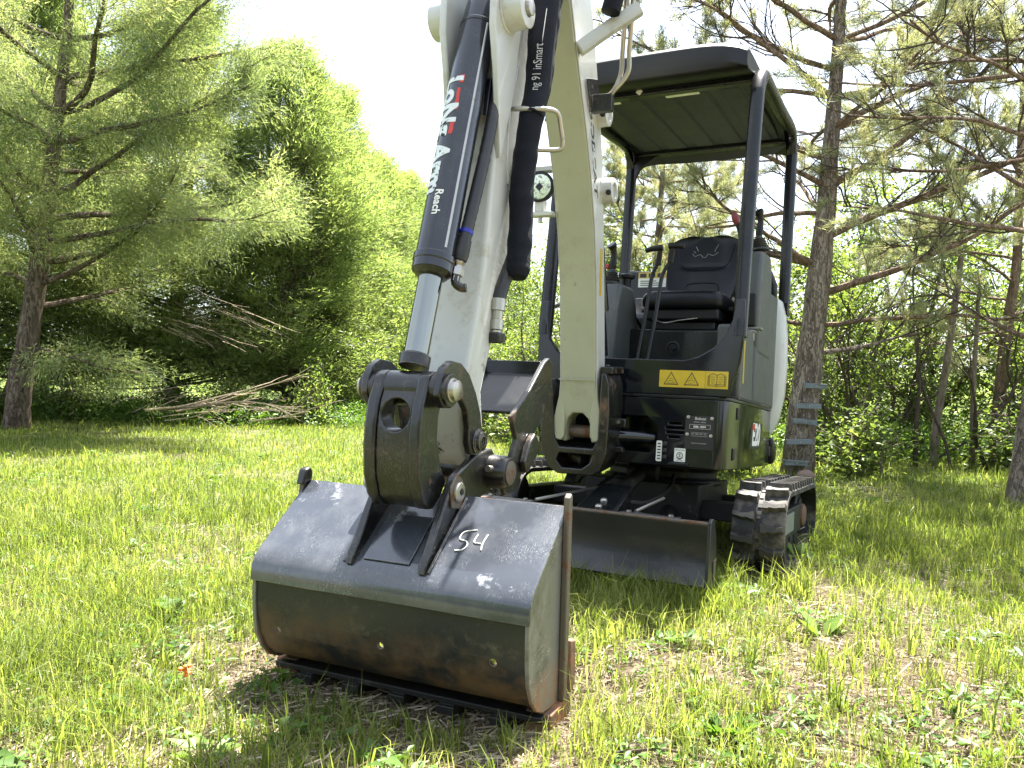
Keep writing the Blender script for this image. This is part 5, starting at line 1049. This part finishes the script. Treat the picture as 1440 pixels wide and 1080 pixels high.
pine('pine_tree', [(5.35, 8.7, -.1), (5.38, 8.7, .6), (5.42, 8.7, 1.4), (5.5, 8.7, 2.2), (5.55, 8.8, 3.6), (5.6, 8.8, 6.0)], .075, .03,
     [(z, a, L, r, .022) for z, a, L, r in ((1.3, 3.0, 1.0, .1), (1.5, .3, 1.0, .2), (1.7, 2.6, 1.3, .2), (1.9, 3.6, 1.2, .2), (2.1, .1, 1.2, .2), (2.3, 2.9, 1.5, .3), (2.6, 3.4, 1.6, .3), (2.8, -.3, 1.4, .3), (3.0, 2.6, 1.7, .3), (3.3, 3.8, 1.6, .3), (3.5, .4, 1.5, .3), (3.8, 3.0, 1.8, .3), (4.1, 2.2, 1.5, .3), (4.4, 3.5, 1.7, .4), (4.8, .2, 1.5, .4), (5.2, 3.1, 1.5, .4))], 'slim reddish pine trunk deep in the thicket near the right edge', foliage=.9, bark=MBO)
pine('pine_tree', [(3.78, 5.85, -.1), (3.84, 5.86, .4), (3.92, 5.88, 1.0), (4.02, 5.9, 1.7), (4.2, 5.95, 2.6), (4.35, 6.0, 3.6), (4.4, 6.0, 5.2)], .095, .04,
     [(z, a, L, r, .028) for z, a, L, r in ((1.3, 2.2, .9, .1), (1.9, 2.9, 1.6, .2), (2.2, 2.2, 1.6, .35), (2.5, 3.3, 1.9, .25), (2.75, 2.7, 1.9, .3), (2.95, 3.7, 1.9, .2), (3.1, 2.95, 2.1, .18), (3.3, 2.4, 1.8, .3), (3.45, 3.35, 2.2, .15), (3.7, 2.0, 1.5, .3), (3.9, 3.1, 2.0, .3), (4.2, .3, 1.5, .3), (4.5, 3.4, 1.8, .3), (2.7, 0, 1.3, .3), (3.6, 0, 1.3, .3))], 'dark pine at the right edge whose branches hang over the lawn', foliage=.34)
pine('pine_tree', [(2.1, 12.0, -.1), (2.1, 12.0, 1.2), (2.15, 12, 2.6), (2.2, 12, 4.2)], .10, .03,
     [(z, a, L, r, .02) for z, a, L, r in [(1.0 + k * .125, (k * 2.4) % 6.28, 1.9 - .035 * k, .22) for k in range(26)]], 'bushy brownish pine seen under the canopy roof', foliage=1.0, tuft_from=.1)

# ---- unseen cedars behind the photographer, added to darken the machine's front and reflections
for k, (x, y, h) in enumerate(((-10.5, -7.0, .7), (-7.4, -9.0, .8), (-4.4, -10.4, .7), (-1.5, -11.2, .8), (1.4, -11.0, .7), (4.4, -10.2, .8), (7.4, -8.8, .7), (10.2, -6.6, .8))):
    place_tree('cedar_tree', [('trunk', ced[k % 2][0]), ('crown', ced[k % 2][1])], x, y, k * 1.7, (1.25, h), 'unseen cedar behind the viewpoint, added to darken the front of the machine', 'cedar tree', 'unseen cedars added to darken the near side of the clearing')
# ---- leafy trees and bushes behind
def leafy(H, W, nst, nl, ls, seed, droop=0.0, low=.15):
    st = Tubes(); P, D = [], []
    per = nl // nst
    for s_i in range(nst):
        a = rng.uniform(0, 2 * pi); b = bend((rng.normal(0, .12 * W), rng.normal(0, .12 * W), -.05), (math.cos(a) * .35 * W, math.sin(a) * .35 * W, 1.2), H * rng.uniform(.65, 1.0), 9, .2, .11); st.add(b, .012 + .008 * H, .004, 6, .05)
        subs = [bend(*(lambda q: (q[0], q[1] / np.linalg.norm(q[1]) + rng.normal(0, .8, 3)))(along(b, rng.uniform(low, 1))), rng.uniform(.2, .5) * W, 4, .1, .2) for _ in range(int(9 + 5 * H))]
        for c in subs: st.add(c, .007, .002, 3)
        for _ in range(per):
            c = subs[rng.integers(len(subs))]; q_, d = along(c, rng.uniform(.1, 1)); P.append(q_ + rng.normal(0, .06 + .025 * W, 3)); D.append(d / (np.linalg.norm(d) + 1e-9) + rng.normal(0, .7, 3) + np.array([0, 0, -.25 - droop]))
    P, D = np.array(P), np.array(D); n = len(P); ln = ls * rng.uniform(.6, 1.3, n); U = rng.normal(0, .6, (n, 3)) + np.array([0, 0, 1]); tone = np.clip(.45 + .8 * (fbm(P[:, 0] * 2, P[:, 1] * 2 + P[:, 2] * 2, .9, seed) - .5) + rng.normal(0, .13, n), 0, 1)
    V, L, S, T, C = leaves(P, D, U, ln, ln * .55, tone)
    return [('stems', st.mesh('stems', MTW)), ('foliage', fast_mesh('foliage', V, L, S, T, MDE, {'tone': C}))]
TA = leafy(4.6, 2.2, 5, 13500, .066, 11, low=.2); TB = leafy(3.2, 2.0, 6, 10500, .060, 23, low=.12); BU = leafy(1.5, 1.3, 7, 3600, .055, 31, low=.05); BS = leafy(.62, .75, 8, 1500, .055, 37, low=.0)
leaf_trees = [(1.2, 15.5, 0, (1.0, .85), TA, 'bright green leafy tree in the gap between boom and canopy posts'), (3.6, 13.5, 1, (1.15, .85), TA, 'lime green tree behind the excavator seat'), (6.0, 12.0, 2, (1.2, .95), TA, 'lime green tree behind the ladder pine'),
              (8.6, 12.5, 3, (1.2, 1.0), TA, 'tall leafy tree at the right end of the thicket'), (4.4, 11.2, 4, (1.1, .9), TB, 'low bright tree just right of the tail cover'), (7.2, 10.6, 5, (1.1, .9), TB, 'sunlit leafy tree behind the slim reddish pine'), (5.2, 14.8, 2.5, (1.3, 1.1), TA, 'tallest pale leafy tree behind the right thicket'),
              (-.2, 14.2, 1.5, (.9, .72), TB, 'pale loose leafy tree seen between arm and boom'), (.8, 11.5, 3.1, (.8, .75), TB, 'thin green tree just behind the boom'), (2.9, 17.5, 1.2, (1.2, .9), TB, 'distant pale tree framed by the canopy'), (-1.6, 12.8, 1.2, (.85, .62), TB, 'low leafy tree at the end of the lawn behind the arm')]
for x, y, rz, sc, pr, lab in leaf_trees: place_tree('leafy_tree', pr, x, y, rz, sc, lab, 'tree', 'leafy trees closing the clearing')
bushes = [(3.5, 8.5, 0, .8, 'bush right beside the ladder pine'), (2.2, 7.9, 1, .75, 'bush between the tail cover and the ladder pine'), (4.6, 9.4, 2, 1.0, 'bush in the shade between the two right pines'), (6.0, 8.3, 3, .95, 'bright broad bush in front of the slim reddish pine'), (1.0, 9.5, 4, .9, 'bush seen beneath the boom left of the machine'), (-.3, 9.9, 5, .8, 'bush seen just behind the thumb plates'), (7.2, 8.9, 1.4, 1.1, 'bush at the right border of the picture'), (3.9, 9.8, 2.6, 1.3, 'dark bush deep behind the ladder pine'), (2.4, 10.4, 3.3, 1.4, 'dark bush deep behind the machine tail')]
for x, y, rz, s, lab in bushes: place_tree('bush', BU, x, y, rz, (s, s), 'leafy green ' + lab, 'bush', 'bushes along the clearing edge')
low = [(-2.75, 10.9, 'tallest, standing before the dead branches'), (-4.9, 11.3, 'under the broad cedar'), (-6.9, 10.2, 'beside the leaning dark trunk'), (-1.5, 10.6, 'left of the bucket link against the lawn edge'), (3.2, 7.25, 'at the foot of the ladder pine'), (4.95, 7.7, 'with lime leaves near the slim pine'), (-3.9, 10.9, 'in front of the branch pile'), (-5.9, 10.6, 'right of the old juniper trunk'), (.3, 9.3, 'beneath the boom'), (2.0, 7.1, 'behind the right track')]
for i, (x, y, lab) in enumerate(low): place_tree('low_shrub', BS, x, y, i * 1.3, (1 + .25 * (i % 3), .9 + .3 * (i == 0)), 'small green shrub ' + lab, 'shrub', 'low shrubs at the lawn edge')
# slender dark thicket stems on the right
for i in range(26):
    x, y = rng.uniform(3.1, 6.2), rng.uniform(7.7, 9.6); L = rng.uniform(1.3, 2.8); t = Tubes(); b = bend((x, y, -.05), (rng.normal(0, .35), rng.normal(0, .2), 1), L, 9, .1, .16); t.add(b, rng.uniform(.014, .03), .006, 6, .05)
    for k in range(4):
        p, d = along(b, rng.uniform(.3, .95)); t.add(bend(p, d / np.linalg.norm(d) + rng.normal(0, .7, 3), rng.uniform(.3, .8), 5, .2, .2), .009, .003, 4)
    o = link('sapling', t.mesh('sapling', MTD), None); o['label'] = 'thin dark bare sapling stem twisting up ' + ('behind the ladder pine' if x < 4.0 else 'in the middle of the right thicket' if x < 5.1 else 'near the slim reddish pine'); o['category'] = 'sapling'; o['group'] = 'thicket stems'
for i, (x, L, r) in enumerate(((4.35, 2.2, .045), (4.75, 2.0, .03))):
    t = Tubes(); t.add(bend((x, 8.1, -.05), (.02, 0, 1), L, 8, 0, .03), r, r * .6, 8, .05); o = link('dead_tree', t.mesh('dead_tree', MTW), None); o['label'] = ('straight grey dead trunk in the right thicket, the thicker one', 'straight grey dead trunk in the right thicket, the thinner one')[i]; o['category'] = 'dead tree'
# ---- scrubby edge of the lawn, undergrowth (nobody could count it)
def scrub(name, x0, x1, y0, y1, n, hmax, m, label, ls=.05, seed=3):
    x = rng.uniform(x0, x1, n); y = rng.uniform(y0, y1, n); k = fbm(x, y, .7, seed) > .36; x, y = x[k], y[k]; n = len(x); hh = hmax * (.3 + fbm(x, y, .9, seed + 3)) 
    P = np.stack([x, y, height(x, y) + rng.uniform(0, 1, n) * hh], 1); D = rng.normal(0, 1, (n, 3)); D[:, 2] *= .5; U = rng.normal(0, .5, (n, 3)) + np.array([0, 0, 1]); ln = ls * rng.uniform(.5, 1.4, n)
    V, L, S, T, C = leaves(P, D, U, ln, ln * .5, np.clip(rng.normal(.5, .2, n), 0, 1)); o = link(name, fast_mesh(name, V, L, S, T, m, {'tone': C}), None, smooth=False); o['kind'] = 'stuff'; o['label'] = label; o['category'] = 'undergrowth'; return o
scrub('scrub', -8.5, -.3, 10.2, 12.6, 30000, .30, MWD_, 'scrubby undergrowth along the far left lawn edge')
scrub('undergrowth', .0, 9, 7.9, 11.5, 45000, .5, MWD_, 'green undergrowth below the thicket on the right', seed=8)
scrub('far_undergrowth', -12, 12, 14, 20, 26000, .9, MCE, 'dark undergrowth behind the trees', ls=.10, seed=14)
# ---- pile of dead branches at the left lawn edge
spec_ = [((-4.5, 10.0, .22), (1.0, -.05, .24), 2.0, .024), ((-4.3, 10.1, .20), (1.0, .1, .16), 1.7, .016), ((-4.6, 9.9, .22), (1.0, 0, .10), 1.6, .018)]
for k in range(15): a = rng.normal(.15, .35) * rng.choice([1, 1, -1]); spec_.append(((rng.uniform(-6.0, -3.2), rng.uniform(9.9, 10.5), rng.uniform(.08, .26)), (math.cos(a), rng.normal(0, .3), abs(math.sin(a)) * .5 + .05), rng.uniform(.6, 1.3), rng.uniform(.006, .013)))
for k, (p, d, L, r) in enumerate(spec_):
    t = Tubes(); b = bend(p, d, L, 8, .02, .06); t.add(b, r, .004, 6, .04)
    for _ in range(3): q_, d2 = along(b, rng.uniform(.35, .9)); t.add(bend(q_, d2 / np.linalg.norm(d2) + rng.normal(0, .35, 3), L * .3, 4, 0, .12), r * .4, .002, 4)
    o = link('fallen_branch', t.mesh('fallen_branch', MBR if k % 4 else MTW), None); o['category'] = 'branch'; o['group'] = 'dead branches piled at the lawn edge'
    o['label'] = ('longest pale dead branch, rising to the right out of the branch pile', 'second long pale branch lying under the longest one', 'grey dead branch sticking out low from the branch pile')[k] if k < 3 else ('pale' if k % 4 else 'grey') + ' thin dead branch at the ' + ('left end of the pile' if p[0] < -5.1 else 'middle of the pile' if p[0] < -4.0 else 'right end of the pile') + ' under the cedars'
# hanging dead twigs below the left trees
t = Tubes()
for k in range(50):
    x = rng.uniform(-5.2, -3.6); y = rng.uniform(10.6, 11.8); z = rng.uniform(1.25, 2.0) - (x + 5.2) * .18; t.add(bend((x, y, z), (1, rng.normal(0, .3), -.35), rng.uniform(.3, .9), 4, -.1, .1), .004, .0015, 3)
o = link('hanging_twigs', t.mesh('hanging_twigs', MBR), None); o['kind'] = 'stuff'; o['label'] = 'bare straw-coloured twigs hanging under the left trees'; o['category'] = 'twigs'
# ---- small things on the lawn
bm = NB(); bmesh.ops.create_icosphere(bm, subdivisions=3, radius=.062)
for v in bm.verts: v.co = Vector((v.co.x * 1.25, v.co.y, v.co.z * .95)) * (1 + .12 * math.sin(v.co.x * 31) * math.cos(v.co.y * 27))
o = obj('stone', bm, mat('brown_stone', (.19, .13, .11), .85, third=(.10, .075, .06), t_scale=9, bump=.4)); o.location = (2.52, 6.72, .04); o['label'] = 'round brown stone at the foot of the ladder pine'; o['category'] = 'stone'
for (pts, r, lab) in (([(.73, 2.08, .012), (.84, 2.06, .018), (.97, 1.98, .014), (1.06, 1.92, .012)], .004, 'thin dark twig lying on the ground in the right foreground'), ([(.28, 1.95, .012), (.4, 1.96, .02), (.52, 1.93, .012)], .005, 'short dark twig lying before the leafy weed clump')):
    t = Tubes(); t.add(smooth_path(pts, 5), r, r * .5, 6, .1); o = link('twig', t.mesh('twig', MTD), None); o['label'] = lab; o['category'] = 'twig'
def rosette(x, y, n, r, label, tone=.6, name='weed_rosette', m=MWD_, up=.5):
    az = rng.uniform(0, 2 * pi, n); P = np.stack([x + .02 * np.cos(az), y + .02 * np.sin(az), np.full(n, .005) + float(height(x, y))], 1); D = np.stack([np.cos(az), np.sin(az), rng.uniform(.1, up, n)], 1); U = np.tile([0, 0, 1.0], (n, 1)); ln = r * rng.uniform(.6, 1.1, n)
    V, L, S, T, C = leaves(P, D, U, ln, ln * .42, np.clip(rng.normal(tone, .12, n), 0, 1)); o = link(name, fast_mesh(name, V, L, S, T, m, {'tone': C}), None, smooth=False); o['label'] = label; o['category'] = 'weed'
rosette(.60, 2.10, 46, .085, 'dense leafy weed clump in the right foreground', up=1.4); rosette(-.74, 1.93, 12, .09, 'lime broad leaved weed left of the bucket shadow', .9, up=1.0); rosette(.05, 1.60, 14, .10, 'broad leaved weed at the bottom right of the bucket shadow', .5, up=.9); rosette(1.18, 2.9, 9, .11, 'yellow green seedling standing alone in the right lawn', 1.0, up=1.6); rosette(1.52, 4.1, 8, .12, 'large lime seedling beside the right track', 1.0, up=1.8); rosette(-1.06, 2.35, 8, .09, 'broad leaves left of the bucket foot', .6, up=.8)
bm = NB()
for k in range(9): a = k * .7; bmesh.ops.create_icosphere(bm, subdivisions=1, radius=.008, matrix=Matrix.Translation((math.cos(a) * .008 * (k % 3), math.sin(a) * .008 * (k % 3), .004 * k)))
o = obj('orange_blossom', bm, mat('orange_petal', (.75, .20, .03), .6)); o.location = (-.95, 2.32, .03); o['label'] = 'small orange blossom on bare soil left of the bucket'; o['category'] = 'flower'
for (x, y, lab) in ((1.20, 2.05, 'curled brown dead leaf at the right foreground'), (.92, 1.78, 'curled dead leaf near the bottom right twig')):
    P = np.array([[x, y, .012]] * 5); az = rng.uniform(0, 6.28, 5); D = np.stack([np.cos(az), np.sin(az), rng.uniform(.0, .5, 5)], 1); V, L, S, T, C = leaves(P, D, np.tile([0, 0, 1.0], (5, 1)), np.full(5, .05), np.full(5, .03), rng.uniform(0, .3, 5)); o = link('dead_leaf', fast_mesh('dead_leaf', V, L, S, T, MST, {'tone': C}), None, smooth=False); o['label'] = lab; o['category'] = 'leaf'
